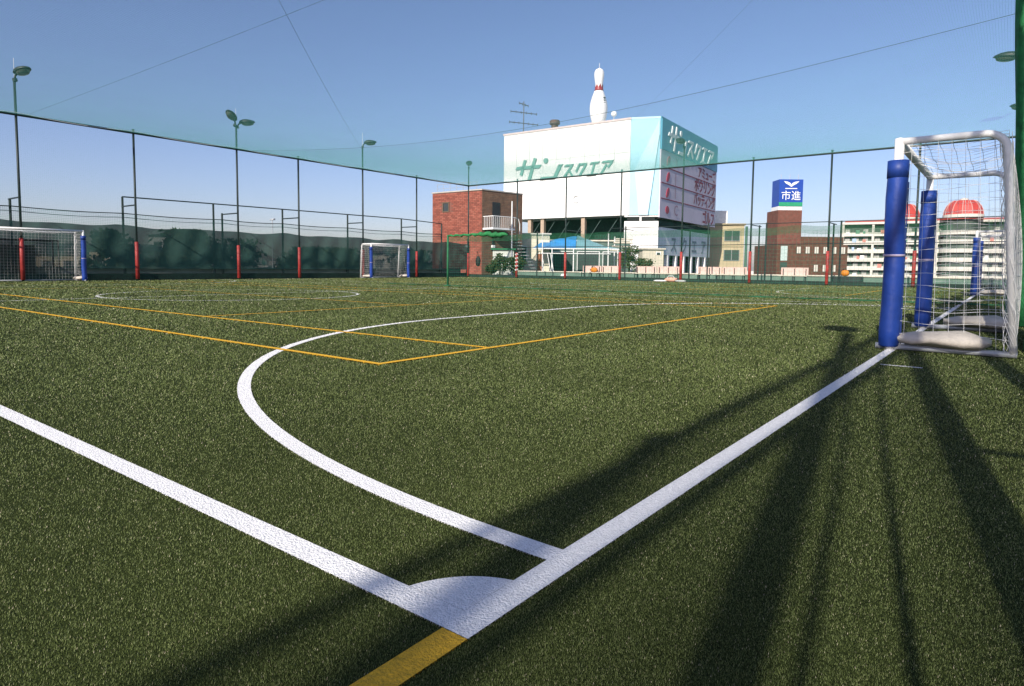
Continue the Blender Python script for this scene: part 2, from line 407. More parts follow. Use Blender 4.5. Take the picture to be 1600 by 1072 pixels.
for x in NXS[2:7]:
    b = MB(); b.tube([(x, NY - 1.5, -.02), (x, NY - 1.5, 3.3)], .04, 8); b.build('outer_post', DARK, Fn)
    bracket(Fn, (x, NY, 2.2), (x, NY - 1.5, 2.2))
MB().tube([(27.9, NY, 7.7), (27.9, NY + .45, 7.75)], .03, 8).build('lamp_arm', DARK, Fn)
# slack ropes hanging in the near fence
b = MB()
for x, dx in ((-1.2, .1), (-2.5, -.15), (-3.3, .2)):
    b.tube([(x + dx * math.sin(k), NY + .12, 6.4 - k * .7) for k in range(9)], .016, 5)
b.build('hanging_rope', CABLE, Fn)
# bunched net drawn back against the posts
def bundle(x, y, rad, seed, lean=0):
    rs = random.Random(seed); n = 36; rings = 16; b = MB(); vs = []
    ph = [rs.uniform(0, 6.28) for _ in range(5)]
    for i in range(rings + 1):
        t = i / rings; z = .02 + t * 6.3
        rr = rad * (1.0 - .16 * t + .06 * math.sin(t * 9 + ph[0]) * (1 - t))
        for k in range(n):
            a = 2 * math.pi * k / n
            f = 1 + .16 * math.sin(7 * a + ph[1] + t * 1.5) + .10 * math.sin(11 * a + ph[2] - t * 2) - .12
            vs.append((x + rr * f * math.cos(a), y + rr * f * math.sin(a) + .02 * math.sin(t * 6 + ph[3]) + lean * z, z))
    fs = [(i * n + k, i * n + (k + 1) % n, (i + 1) * n + (k + 1) % n, (i + 1) * n + k) for i in range(rings) for k in range(n)]
    fs += [tuple(range(n - 1, -1, -1)), tuple(rings * n + k for k in range(n))]
    b.add(vs, fs)
    o = b.build('bunched_net', NETB, None, True, (x, y, 0)); return o
tag(bundle(11.9, -.41, .41, 3, .04), 'green bunched net hanging just behind the near goal at the right edge', 'net')
tag(bundle(7.95, -.40, .26, 5, .015), 'green bunched net at the extreme right edge beside the goal back leg', 'net')

# outer guard frame and windscreen beyond the far end fence
OY = 32.6
Go = thing('guard_frame', 'low dark guard frame with green windscreen beyond the far end fence', 'fence', (17, OY, 0))
GP = [(4.3, 3.35), (8.64, 3.32), (12.89, 3.80), (17.18, 3.84), (17.64, 3.38), (21.16, 3.85), (25.67, 3.88), (30.12, 3.90), (34.0, 3.8), (36.95, 2.6)]
for x, z in GP:
    b = MB(); b.tube([(x, OY, -.02), (x, OY, z)], .05, 8); b.tube([(x, OY + .02, z * .55), (x + .25, OY + .5, -.02)], .035, 6); b.build('post', DARK, Go)
for x in (8.6, 17.65, 21.18, 25.65, 30.1): bracket(Go, (x, FY + .05, 3.32), (x, OY, 3.32), .032)
bracket(Go, (12.86, FY + .05, 3.35), (12.86, OY, 3.35), .032)
b = MB(); b.tube([(12.89, OY, 3.80), (17.18, OY, 3.83), (21.16, OY, 3.85), (25.67, OY, 3.87), (30.12, OY, 3.89), (34, OY, 3.79)], .03, 6); b.build('upper_rail', DARK, Go)
def sagline(zs, dz, r, name, y, m_):
    b = MB(); xs = [-1] + [q[0] for q in GP if q[0] not in (17.18,)]
    pts = []
    for i in range(len(xs) - 1):
        for k in range(6): t = k / 6; pts.append((xs[i] + (xs[i + 1] - xs[i]) * t, y, zs - dz * math.sin(math.pi * t)))
    pts.append((xs[-1], y, zs)); b.tube(pts, r, 5); b.build(name, m_, Go)
GP = GP[:-1]
sagline(3.04, .05, .022, 'rope', OY - .05, DARK); sagline(2.86, .07, .014, 'rope', OY - .05, CABLE)
net_mesh('band_net', plane_xz(OY - .05, wob), np.arange(-1, 34, .07), np.arange(2.45, 3.03, .07), 60, 4, .003, (XA, YA), (YA, ZA), NETG, Go)
# windscreen cloth: sags between the posts, with soft folds
xs = np.linspace(-1, 36.9, 320); zs = np.linspace(.50, 2.5, 14)
Xg, Zg = np.meshgrid(xs, zs, indexing='ij')
tz = (Zg - .5) / 2
top_sag = .07 * np.abs(np.sin(Xg * .72 + .4)) + .03 * np.sin(Xg * 2.3)
Zc = Zg - top_sag * tz
Yc = OY - .10 + .035 * np.sin(Xg * 5.1 + 1.2 * np.sin(Zg * 1.5)) * (1 - .5 * tz) + .05 * np.sin(Xg * 1.3 + Zg)
Vc = np.stack([Xg, Yc, Zc], -1).reshape(-1, 3); nz_ = len(zs)
ii, jj = np.meshgrid(np.arange(len(xs) - 1), np.arange(nz_ - 1), indexing='ij'); b0 = (ii * nz_ + jj).ravel()
np_mesh('windscreen', Vc, np.stack([b0, b0 + nz_, b0 + nz_ + 1, b0 + 1], 1), cloth_mat('windscreen_cloth', (.036, .090, .076), .08), Go)
b = MB(); b.box(-18, 36.5, 33.0, 33.2, -.02, .50); pw = b.build('parapet', mat('parapet_render', (.24, .26, .25), .85, 0, .2, 1), None, False, (10, 33.1, 0))
tag(pw, 'low grey parapet with pale cap behind the green windscreen', 'wall')
b = MB(); b.box(-18, 36.5, 32.95, 33.25, .503, .57); b.build('cap', mat('pale_cap', (.62, .60, .56), .8, 0, .12, 2), pw)

# guard frame on the bench side
Gr = thing('guard_frame', 'dark guard rail frame standing between the right fence and the benches', 'fence', (37, 12, 0))
for i, y in enumerate((26.3, 22.4, 19.45, 15.2, 14.1, 11.2, 10.82, 7.43, 7.08, 3.4, -.4)):
    z = (3.25, 3.25, 3.4, 3.2, 3.4, 3.2, 3.33, 3.15, 3.31, 3.2, 3.2)[i]
    b = MB(); b.tube([(37, y, -.02), (37, y, z)], .045, 8); b.build('post', DARK, Gr)
for y in (22.7, 18.9, 15.0, 11.1, 7.3): bracket(Gr, (FXR + .05, y, 3.12), (36.97, y, 3.12), .026)
for z in (3.28, 2.14):
    b = MB(); b.tube([(37, 20.6 if z > 3 else 28, z), (37, -.4, z)], .02, 6); b.build('rail', DARK, Gr)
b = MB(); b.box(39.6, 39.85, -8, 30, -.02, .40); pw2 = b.build('parapet', mat('parapet_green', (.13, .20, .16), .85, 0, .2, 1), None, False, (39.7, 10, 0))
tag(pw2, 'low green parapet with cream cap running behind the benches', 'wall')
b = MB(); b.box(39.53, 39.92, -8, 30, .403, .47); b.build('cap', mat('cream_cap', (.62, .57, .47), .8, 0, .12, 2), pw2)

# ------------------------------------------------------------------ overhead nets and their cables
def wire_sag(y): return np.sin(np.pi * np.clip((y - NY) / (FY - NY), 0, 1))
def roof(x0, x1, g0, g1, mid):
    def S(u, v):
        t = (u - x0) / (x1 - x0)
        z = FH + .02 - .95 * wire_sag(v) * (g0 * (1 - t) + g1 * t) - mid * np.sin(np.pi * t) * wire_sag(v)
        return np.stack([u, v, z], -1)
    return S
s_ = .055
o = net_mesh('overhead_net', roof(18.5, 35.15, 1, 0, .15), np.arange(18.5, 35.15, s_), np.arange(NY, FY, s_), 14, 26, .0014, (XA, ZA), (YA, ZA), NETR, None, (26.8, 15, FH))
tag(o, 'fine green overhead net stretched above the pitch nearest the benches', 'net')
o = net_mesh('overhead_net', roof(-4, 18.5, .25, 1, .1), np.arange(-4, 18.5, .05), np.arange(NY, FY, .05), 14, 26, .0012, (XA, ZA), (YA, ZA), NETR, None, (7, 15, FH))
tag(o, 'thin green overhead net stretched above the near pitch with the corner', 'net')
def cable(a, b_, sag, label, r=.012, n=24):
    a = Vector(a); b_ = Vector(b_); pts = []
    for k in range(n + 1):
        t = k / n; q = a.lerp(b_, t); q.z -= sag * math.sin(math.pi * t); pts.append(q)
    tag(MB().tube(pts, r, 6).build('support_cable', CABLE, None, True, tuple(a)), label, 'cable', 'steel cables holding the overhead nets')
cable((18.5, NY, FH + .05), (18.5, FY, FH + .05), .95, 'sagging steel cable above the green divider net', .007)
cable((9.0, NY, FH + .15), (9.0, FY, FH + .1), .1, 'steel cable running overhead down the middle of the near pitch', .0042)
cable((-3.9, 0.6, 7.4), (25.63, FY, 7.6), .5, 'steel cable slanting across the sky down to a single floodlight pole', .0045)
cable((8.8, NY, 7.0), (FXR, 22.79, FH), .4, 'faint steel cable crossing the sky right of the bowling pin', .002)

# ------------------------------------------------------------------ floodlights
def floodlight_proto():
    t = thing('floodlight', 'x', 'floodlight')
    b = MB(); b.tube([(0, 0, -.12), (.06, 0, .0), (.16, 0, .04)], .035, 8); b.box(-.06, .06, -.06, .06, -.2, -.08); b.build('bracket', HOUS, t)
    sec = [(.10, .07, .06), (.16, .15, .12), (.30, .22, .17), (.48, .24, .17), (.66, .21, .13), (.80, .13, .07), (.86, .03, .02)]
    n = 16; b = MB(); vs = []
    for x, ry, rz in sec:
        for k in range(n):
            a = 2 * math.pi * k / n; c, s = math.cos(a), math.sin(a)
            zz = rz * s if s > 0 else rz * .35 * s
            vs.append((x, ry * c, .06 + zz))
    fs = [(i * n + k, i * n + (k + 1) % n, (i + 1) * n + (k + 1) % n, (i + 1) * n + k) for i in range(len(sec) - 1) for k in range(n)]
    fs += [tuple(range(n - 1, -1, -1)), tuple((len(sec) - 1) * n + k for k in range(n))]
    b.add(vs, [f[::-1] for f in fs]); h = b.build('housing', HOUS, t, True)
    b = MB(); vs = []
    m_ = 18
    for z, sc in ((.015, 1), (-.055, .86), (-.085, .5)):
        for k in range(m_):
            a = 2 * math.pi * k / m_; vs.append((.50 + .29 * sc * math.cos(a), .20 * sc * math.sin(a), z))
    fs = [(i * m_ + k, (i + 1) * m_ + k, (i + 1) * m_ + (k + 1) % m_, i * m_ + (k + 1) % m_) for i in range(2) for k in range(m_)] + [tuple(2 * m_ + k for k in range(m_))[::-1]]
    b.add(vs, fs); b.build('lens', LENS, h, True)
    return t
fl = floodlight_proto()
FLS = [((8.56, FY, 7.95), -70, -14, 'floodlight on the leftmost tall pole of the far end fence'),
       ((17.64, FY, 7.78), -150, -30, 'left lamp of the twin floodlights on one far pole'),
       ((17.72, FY, 7.74), -38, -6, 'right lamp of the twin floodlights on one far pole'),
       ((25.63, FY, 7.95), -50, -6, 'floodlight on the far pole behind the small distant goal'),
       ((35.2, FY, 7.9), -135, -8, 'floodlight at the fence corner left of the white bowling building'),
       ((35.2, 14.95, 7.72), 175, -8, 'floodlight in front of the blue sign wall of the bowling building'),
       ((27.9, NY + .45, 7.9), 82, -8, 'dark floodlight poking out of the green net at the top right'),
       ((35.2, NY, 7.62), 92, -8, 'small lower floodlight poking out of the green net at the right'),
       ((-4.1, NY, 7.95), 22, -8, 'floodlight on the near fence pole whose shadow falls by the goal'),
       ((11.9, NY - .1, 7.95), -85, -8, 'floodlight facing outwards on the near fence pole behind the goal')]
for i, (loc, rz, rx, lab) in enumerate(FLS):
    o = fl if i == 0 else copy_tree(fl)
    o.location = loc; o.rotation_euler = (0, R(rx), R(rz)); o['label'] = lab; o['group'] = 'floodlights on the fence poles'

# ------------------------------------------------------------------ goals
def goal_proto():
    t = thing('football_goal', 'x', 'goal')
    W, H, Dp, Dt = 1.5, 2.04, .98, .85; r = .042; lean = lambda z: Dp + (Dt - Dp) * z / H
    for sx in (-1, 1):
        x = sx * W
        p = MB().tube([(x, 0, .0), (x, 0, H + .03)], r, 14).build('front_post', WHITEM, t, True)
        zs_ = [.03, .045, .2, .4, .6, .8, .9, .935, .97, 1.1, 1.3, 1.5, 1.7, 1.82, 1.845, 1.85]; rs_ = [.07, .09, .094, .090, .093, .092, .092, .086, .092, .093, .090, .093, .091, .092, .085, .06]
        pd = MB().tube([(x + .007 * math.sin(z * 4 + sx), .006 * math.sin(z * 5 + 1), z) for z in zs_], rs_, 20).build('pad', BLUEP, p, True)
        MB().tube([(x + .007 * math.sin(1.75 * 4 + sx), .002, 1.69), (x + .007 * math.sin(1.75 * 4 + sx), .002, 1.857)], [.0955, .094], 20).build('pad_top', BLUED, pd, True)
        MB().box(x + .02, x + .05, -.094, -.086, .05, 1.65).build('seam_flap', BLUED, pd)
        MB().tube([(x, 0, .925), (x, 0, .945)], .0955, 20).build('pad_strap', mat('grey_strap', (.50, .42, .55), .6), pd, True)
        pts = [(x, 0, H)]; rc = .17
        for k in range(7):
            a = math.pi / 2 * k / 6; pts.append((x, -(Dt - rc) - rc * math.sin(a), H - rc + rc * math.cos(a)))
        pts.append((x, -Dp, .04))
        MB().tube(pts, .034, 12).build('side_frame', WHITEM, t, True)
        MB().tube([(x, .12, .035), (x, -Dp - .03, .035)], .03, 10).build('base_bar', GALV, t, True)
    MB().tube([(-W, 0, H), (W, 0, H)], r, 14).build('crossbar', WHITEM, t, True)
    MB().tube([(-W, -Dp, .035), (W, -Dp, .035)], .028, 10).build('rear_base_bar', GALV, t, True)
    MB().tube([(-W, -Dt + .04, H - .05), (W, -Dt + .04, H - .05)], .018, 8).build('rear_top_bar', WHITEM, t, True)
    # net: roof, back and two sides, one mesh
    cell = .115; rr = .0022; Vs = []; Fs = []; cnt = 0
    def addn(S, ua, va, nu, nv, au, av):
        nonlocal cnt
        U, q = np.meshgrid(ua, np.linspace(va[0], va[-1], nv + 1), indexing='ij'); A, FA = threads(S(U, q), rr, *au)
        q2, U2 = np.meshgrid(va, np.linspace(ua[0], ua[-1], nu + 1), indexing='ij'); B, FB = threads(S(U2, q2), rr, *av)
        Vs.extend([A, B]); Fs.extend([FA + cnt, FB + cnt + len(A)]); cnt += len(A) + len(B)
    xs_ = np.linspace(-W, W, 27); ys_ = np.linspace(0, -Dp, 9); zz = np.linspace(.05, H, 18)
    addn(lambda u, v: np.stack([u, v, H - .01 - .10 * np.sin(np.pi * (u + W) / (2 * W)) * np.sin(np.pi * v / -Dt) + .015 * np.sin(9 * u + 7 * v)], -1), xs_, np.linspace(0, -Dt, 9), 26, 8, (XA, ZA), (YA, ZA))
    addn(lambda u, v: np.stack([u, -lean(v) - .04 * np.sin(np.pi * v / H) * (1 + .6 * np.sin(5 * u)) - .02, v], -1), xs_, zz, 26, 14, (XA, YA), (YA, ZA))
    for sx in (-1, 1):
        addn(lambda u, v, sx=sx: np.stack([sx * (W + .02 - .05 * np.sin(np.pi * v / H) * np.sin(np.pi * u / -Dp)), u * lean(v) / Dp, v + .015 * np.sin(8 * u + 5 * v)], -1), ys_, zz, 10, 14, (XA, YA), (XA, ZA))
        # slack net bunched down the back leg
        for k in range(9):
            ph = k * 1.7; zz2 = np.linspace(.06, 1.95, 26)
            P = np.stack([sx * W + .045 * np.sin(zz2 * (6 + k) + ph), -lean(zz2) + .05 * np.cos(zz2 * (5 + .7 * k) + ph) + .02, zz2], -1)[None]
            A, FA = threads(P, .003, XA, YA); Vs.append(A); Fs.append(FA + cnt); cnt += len(A)
    np_mesh('net', np.concatenate(Vs), np.concatenate(Fs), NETW, t)
    return t
gp = goal_proto()
GOALS = [((CX, .93, 0), 0, 'large near goal with tall blue padded posts at the right edge'),
         ((CX, 30.15, 0), 180, 'distant goal cut off by the left edge, with one blue post'),
         ((26.95, 30.15, 0), 180, 'small distant goal with two blue posts left of the brick building'),
         ((26.95, .93, 0), 0, 'second near goal seen through the net of the large goal')]
for i, (loc, rz, lab) in enumerate(GOALS):
    o = gp if i == 0 else copy_tree(gp)
    o.location = loc; o.rotation_euler = (0, 0, R(rz)); o['label'] = lab; o['group'] = 'goals of the two pitches'
# sandbags that weigh the goals down
def bag_mesh():
    b = MB(); n = 14; L = .78; vs = []
    prof = [(0, .05), (.03, .075), (.1, .125), (.28, .15), (.6, .145), (.8, .115), (.94, .07), (1, .03)]
    for t, r_k in prof:
        for k in range(n):
            a = 2 * math.pi * k / n
            z = math.sin(a) * r_k * .56 + .066
            z += .012 * math.sin(t * 21 + a * 2) + .010 * math.sin(t * 9 - a)
            vs.append((math.cos(a) * r_k * (1.3 + .10 * math.sin(t * 15 + a)), (t - .5) * L, max(.0, z) + .005))
    b.add(vs, [(i * n + k, (i + 1) * n + k, (i + 1) * n + (k + 1) % n, i * n + (k + 1) % n) for i in range(len(prof) - 1) for k in range(n)] + [tuple(range(n)), tuple((len(prof) - 1) * n + k for k in range(n))[::-1]])
    return b
bag = bag_mesh().build('sandbag', BAGW, None, True)
BAGS = [((P1 + .03, .50, .055), 2, 'white sandbag on the base bar nearest the camera, large goal'),
        ((P2 - .02, .30, .055), -4, 'white sandbag on the far base bar of the large goal'),
        ((10.36, 30.55, .055), 3, 'white sandbag at the foot of the goal at the left edge'),
        ((25.45, 30.5, .055), 3, 'white sandbag by the left post of the small distant goal'),
        ((28.43, 30.55, .055), -3, 'white sandbag by the right post of the small distant goal'),
        ((25.48, .4, .055), 4, 'white sandbag of the goal seen through the large net')]
for i, (loc, rz, lab) in enumerate(BAGS):
    o = bag if i == 0 else bag.copy()
    if i: col.objects.link(o)
    o.location = loc; o.rotation_euler = (0, 0, R(rz)); tag(o, lab, 'sandbag', 'sandbags on the goals')

# ------------------------------------------------------------------ divider net between the pitches
DX = 18.5
Dn = thing('divider_net', 'waist high green divider net between the pitches, ending at a green pole', 'net', (DX, 9, 0))
MB().tube([(DX, 17.4, 0), (DX, 17.4, 1.98)], [.045, .04], 10).build('pole', HEM, Dn, True)
MB().lathe((DX, 17.4, 0), [(.16, 0), (.16, .02), (.06, .05)], 14).build('pole_base', HEM, Dn)
topz = lambda u: 1.93 - .05 * np.sin(np.pi * np.mod(u, 4.4) / 4.4)
net_mesh('net', plane_yz(DX, lambda u, v: .05 * np.sin(u * 2.1 + v)), np.arange(-.3, 17.4, .10), np.arange(.02, 1.9, .10), 40, 6, .0019, (XA, YA), (XA, ZA), NETG, Dn)
def Sh(u, v): return np.stack([DX + .03 * np.sin(u * 3 + v * 9), u, topz(u) - v + .02 * np.sin(u * 4.3)], -1)
net_mesh('top_hem', Sh, np.arange(-.3, 17.4, .028), np.arange(-.02, .20, .022), 90, 5, .0032, (XA, YA), (XA, ZA), HEM, Dn)
def Sb(u, v): return np.stack([DX - v + .05 * np.sin(u * 1.1), u, .02 + .012 * np.sin(u * 5 + v * 20)], -1)
net_mesh('bottom_hem', Sb, np.arange(-.3, 21.0, .03), np.arange(-.05, .14, .022), 90, 5, .0042, (XA, ZA), (YA, ZA), HEM, Dn)
# net rolled up along the top line near the pole
b = MB(); rs = random.Random(4); pts = []; rr_ = []
for k in range(22):
    t = k / 21; pts.append((DX + .03 * math.sin(k * 1.9), 17.38 - 2.9 * t, 1.94 + .05 * t + .02 * math.sin(k * 2.3) - (.05 if k > 15 else 0)))
    rr_.append((.035 + .03 * t + .012 * math.sin(k * 2.7)) * (1 + .55 * max(0, math.sin(math.pi * (t - .45) / .55)) if t > .45 else 1) * (.4 if k == 21 else 1))
b.tube(pts, rr_, 10); b.build('rolled_net', NETB, Dn, True)
# ------------------------------------------------------------------ benches behind the right fence
def bench_proto():
    t = thing('bench', 'x', 'bench')
    pk = mat('bench_pink', (.66, .46, .40), .6, 0, .10, 4); cr = mat('bench_cream', (.66, .60, .48), .6, 0, .1, 4)
    MB().box(.14, .18, -.72, .72, .47, .88).build('backrest', pk, t)
    for k in range(3): MB().box(-.28 + k * .14, -.16 + k * .14, -.74, .74, .405, .44).build('slat', cr, t)
    for y in (-.6, 0, .6):
        b = MB(); b.box(-.24, -.20, y - .02, y + .02, -.02, .405); b.box(.10, .135, y - .02, y + .02, -.02, .82); b.box(-.2, .1, y - .018, y + .018, .34, .38); b.build('leg', DARK, t)
    return t
bp_ = bench_proto()
for i, (y, lab) in enumerate(((22.65, 'pale pink bench with an orange bag on it, leftmost of the row'), (21.15, 'pale pink bench, second from the left, just left of a red pad'), (18.65, 'pale pink bench, third from the left, below the chamfered cyan wall'),
                  (17.1, 'pale pink bench behind the bags left on the turf'), (14.45, 'pale pink bench below the row sign, right of the floodlight pole'), (12.95, 'pale pink bench in front of the beige building'), (9.6, 'lone pale pink bench in front of the brown brick office'))):
    o = bp_ if i == 0 else copy_tree(bp_)
    o.location = (38.2, y, 0); o['label'] = lab; o['group'] = 'benches behind the right fence'
ORANGE = mat('orange_nylon', (.62, .22, .02), .6, 0, .2, 8)
def lump(name, c, sx, sy, sz, m_, lab, cat, seed=0):
    n, k_ = 12, 7; rs = random.Random(seed); vs = []
    for i in range(k_ + 1):
        ph = math.pi * i / k_
        for k in range(n):
            a = 2 * math.pi * k / n; f = 1 + rs.uniform(-.12, .12)
            vs.append((c[0] + sx * math.sin(ph) ** .7 * math.cos(a) * f, c[1] + sy * math.sin(ph) ** .7 * math.sin(a) * f, c[2] + sz * (1 - math.cos(ph)) / 2 * 1.0))
    b = MB(); b.add(vs, [(i * n + k, i * n + (k + 1) % n, (i + 1) * n + (k + 1) % n, (i + 1) * n + k) for i in range(k_) for k in range(n)])
    o = b.build(name, m_, None, True, c); tag(o, lab, cat); return o
o = lump('sports_bag', (38.1, 22.35, .44), .17, .26, .34, ORANGE, 'orange bag sitting on the leftmost bench', 'bag', 1)
MB().tube([(38.1, 22.2, .70), (38.0, 22.25, .84), (38.0, 22.45, .84), (38.1, 22.5, .70)], .015, 6).build('strap', DARK, o)
o = lump('sports_bag', (38.1, 7.0, .44), .15, .2, .34, ORANGE, 'orange bag behind the red pad next to the blue goal post', 'bag', 2)
MB().tube([(38.1, 6.9, .70), (38.0, 6.95, .84), (38.0, 7.05, .84), (38.1, 7.1, .70)], .015, 6).build('strap', DARK, o)
MB().box(37.7, 38.6, 6.2, 7.6, -.02, .44).build('crate', DARK, None, origin=(38.1, 6.9, 0))
tag(bpy.data.objects['crate'], 'dark equipment box under the orange bag near the blue post', 'box')
# bags dropped on the turf by the right fence
o = lump('kit_bag', (34.6, 15.25, 0), .22, .38, .26, mat('pink_bag', (.66, .36, .26), .7, 0, .25, 6), 'pink and white kit bag lying on the turf at a red pad', 'bag', 5)
MB().tube([(34.5, 15.0, .22), (34.45, 15.1, .34), (34.45, 15.35, .34), (34.5, 15.45, .22)], .016, 6).build('handle', NETW, o)
o = lump('towel', (34.45, 15.85, 0), .2, .42, .11, NETW, 'white towel heaped on the turf left of the pink bag', 'towel', 6)
o = lump('towel', (34.5, 14.65, 0), .18, .32, .13, mat('grey_towel', (.45, .47, .44), .9), 'grey towel heaped on the turf right of the pink bag', 'towel', 8)
o = lump('plastic_sack', (36.3, 23.6, 0), .22, .26, .34, NETW, 'white plastic sack on the ground behind the right fence', 'sack', 9)

o = lump('shoulder_bag', (35.42, 30.35, .75), .14, .2, .75, mat('black_bag', (.012, .016, .016), .7), 'dark bag hung on the fence just right of the corner post', 'bag', 12)
MB().tube([(35.42, 30.25, 1.42), (35.30, 30.3, 1.85), (35.42, 30.45, 1.42)], .015, 6).build('strap', BLACK, o)

# dark practice cage beyond the goal at the left edge
cg = thing('practice_cage', 'dark steel practice cage standing behind the goal at the left edge', 'cage', (8.3, 31.9, 0))
for x in (7.2, 9.95):
    for y in (31.55, 32.2): MB().tube([(x, y, -.02), (x, y, 1.66)], .03, 6).build('upright', BLACK, cg)
for z in (.1, 1.66):
    for y in (31.55, 32.2): MB().tube([(7.2, y, z), (9.95, y, z)], .03, 6).build('rail', BLACK, cg)
net_mesh('mesh', plane_xz(31.57), np.arange(7.2, 9.95, .06), np.arange(.1, 1.66, .06), 2, 2, .007, (XA, YA), (YA, ZA), BLACK, cg)
MB().box(7.4, 9.2, 31.75, 32.1, -.02, 1.45).build('folded_mats', mat('dark_mat', (.012, .018, .018), .8), cg)

# ------------------------------------------------------------------ buildings
class Face:
    def __init__(s, P, Q, name=''):
        s.p = LD(*P); q = LD(*Q); s.len = (q - s.p).length; s.e = (q - s.p).normalized(); s.n = s.e.cross(Vector((0, 0, 1)))
    def at(s, u, z, w_=0): v = s.p + s.e * u + s.n * w_; return Vector((v.x, v.y, z))
    def box(s, b, u0, u1, z0, z1, w0, w1):
        vs = [s.at(u, z, w_) for z in (z0, z1) for w_ in (w1, w0) for u in (u0, u1)]
        return b.add(vs, [(0, 2, 3, 1), (4, 5, 7, 6), (0, 1, 5, 4), (2, 6, 7, 3), (0, 4, 6, 2), (1, 3, 7, 5)])
    def part(s, name, m_, parent, u0, u1, z0, z1, w0, w1): return s.box(MB(), u0, u1, z0, z1, w0, w1).build(name, m_, parent)
    def poly(s, pts, w0, w1, b=None): return (b or MB()).prism(pts, lambda u, v, w_: s.at(u, v, w_), w0, w1)
def block(name, m_, parent, corners, z0, z1):
    # corners in (lat, dep), counter-clockwise seen from above
    return MB().prism([tuple(LD(*c))[:2] for c in corners], lambda u, v, w_: (u, v, w_), z0, z1).build(name, m_, parent)
def stroke(pts, wd_):
    # a bent bar as a 2-D outline per segment
    out = []
    for (x0, y0), (x1, y1) in zip(pts, pts[1:]):
        d = Vector((x1 - x0, y1 - y0)).normalized(); n = Vector((-d.y, d.x)) * wd_ / 2; e = d * wd_ * .15
        out.append([(x0 - e.x - n.x, y0 - e.y - n.y), (x1 + e.x - n.x, y1 + e.y - n.y), (x1 + e.x + n.x, y1 + e.y + n.y), (x0 - e.x + n.x, y0 - e.y + n.y)])
    return out
def flat_bar(x0, x1, y, wd_, sh=.12): return [[(x0 - sh, y - wd_ / 2), (x1 - sh, y - wd_ / 2), (x1 + sh, y + wd_ / 2), (x0 + sh, y + wd_ / 2)]]
dot = [(6.02 +   .30 * math.cos(a * math.pi / 10), 13.0 + .30 * math.sin(a * math.pi / 10)) for a in range(20)]
GLYPHS = [flat_bar(1.9, 5.3, 12.42, .36) + stroke([(3.15, 13.25), (2.6, 11.6)], .36) + stroke([(4.55, 13.35), (3.75, 10.95)], .40),
          [dot] + stroke([(7.95, 12.3), (7.3, 11.1)], .42) + flat_bar(5.3, 7.35, 11.0, .32) + flat_bar(7.7, 8.2, 12.3, .24),
          flat_bar(8.6, 9.6, 12.22, .21) + stroke([(9.55, 12.2), (8.5, 10.98)], .21) + stroke([(9.1, 11.65), (9.6, 10.98)], .21),
          stroke([(10.5, 12.3), (10.05, 11.45)], .21) + flat_bar(10.45, 11.3, 12.22, .21) + stroke([(11.3, 12.2), (10.5, 10.98)], .22),
          flat_bar(11.85, 12.85, 12.24, .21) + stroke([(12.35, 12.2), (12.0, 11.05)], .22) + flat_bar(11.45, 12.6, 10.98, .21),
          flat_bar(13.3, 14.55, 12.26, .21) + stroke([(14.5, 12.2), (14.0, 11.65)], .21) + stroke([(13.8, 11.95), (13.15, 10.98)], .22)]
TXT = {}
def text_part(face, parent, s, u, z, size, m_, w0, w1, align='LEFT', shear=0, name='lettering', sx=1.0, bold=.0):
    cu = bpy.data.curves.new('t', 'FONT'); cu.body = s; cu.size = 1; cu.align_x = align; cu.shear = shear; cu.offset = bold; cu.resolution_u = 3
    to = bpy.data.objects.new('t', cu); col.objects.link(to)
    dg = bpy.context.evaluated_depsgraph_get(); me = bpy.data.meshes.new_from_object(to.evaluated_get(dg))
    vs = [face.at(u + v.co.x * size * sx, z + v.co.y * size, w1) for v in me.vertices]
    fs = [tuple(p.vertices) for p in me.polygons]
    bpy.data.objects.remove(to); bpy.data.curves.remove(cu); bpy.data.meshes.remove(me)
    b = MB(); b.add(vs, fs)
    return b.build(name, m_, parent)

WHITEW = mat('white_cladding', (.80, .78, .76), .6, 0, .04, .4)
CYAN = mat('cyan_panel', (.36, .62, .74), .55, 0, .05, .5); CYAN2 = mat('pale_cyan_panel', (.48, .70, .80), .55, 0, .04, .5)
TEAL = mat('teal_sign', (.070, .27, .40), .5, 0, .12, .4); SIGNG = mat('grey_sign_panel', (.56, .51, .58), .6, 0, .06, .6)
GREENL = mat('green_letter', (.15, .31, .26), .6); MAROON = mat('maroon_paint', (.24, .035, .07), .6); WHITEP = mat('white_paint', (.80, .80, .78), .5)
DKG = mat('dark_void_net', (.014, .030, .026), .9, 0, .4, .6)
# --- bowling centre
A, B, C, D_ = (-1.1, 79.45), (12.45, 70.0), (15.4, 69.3), (26.4, 85.75)
Bk = (A[0] + D_[0] - B[0] - 1.2, A[1] + D_[1] - B[1] + 1.0)
bw = thing('bowling_building', 'big white and teal building with katakana signs and a bowling pin on its roof', 'building', LD(12.5, 78, -9))
block('wall', WHITEW, bw, [A, B, C, D_, Bk], 6.4, 16.45)
FA_, FB_, FC_ = Face(A, B), Face(B, C), Face(C, D_)
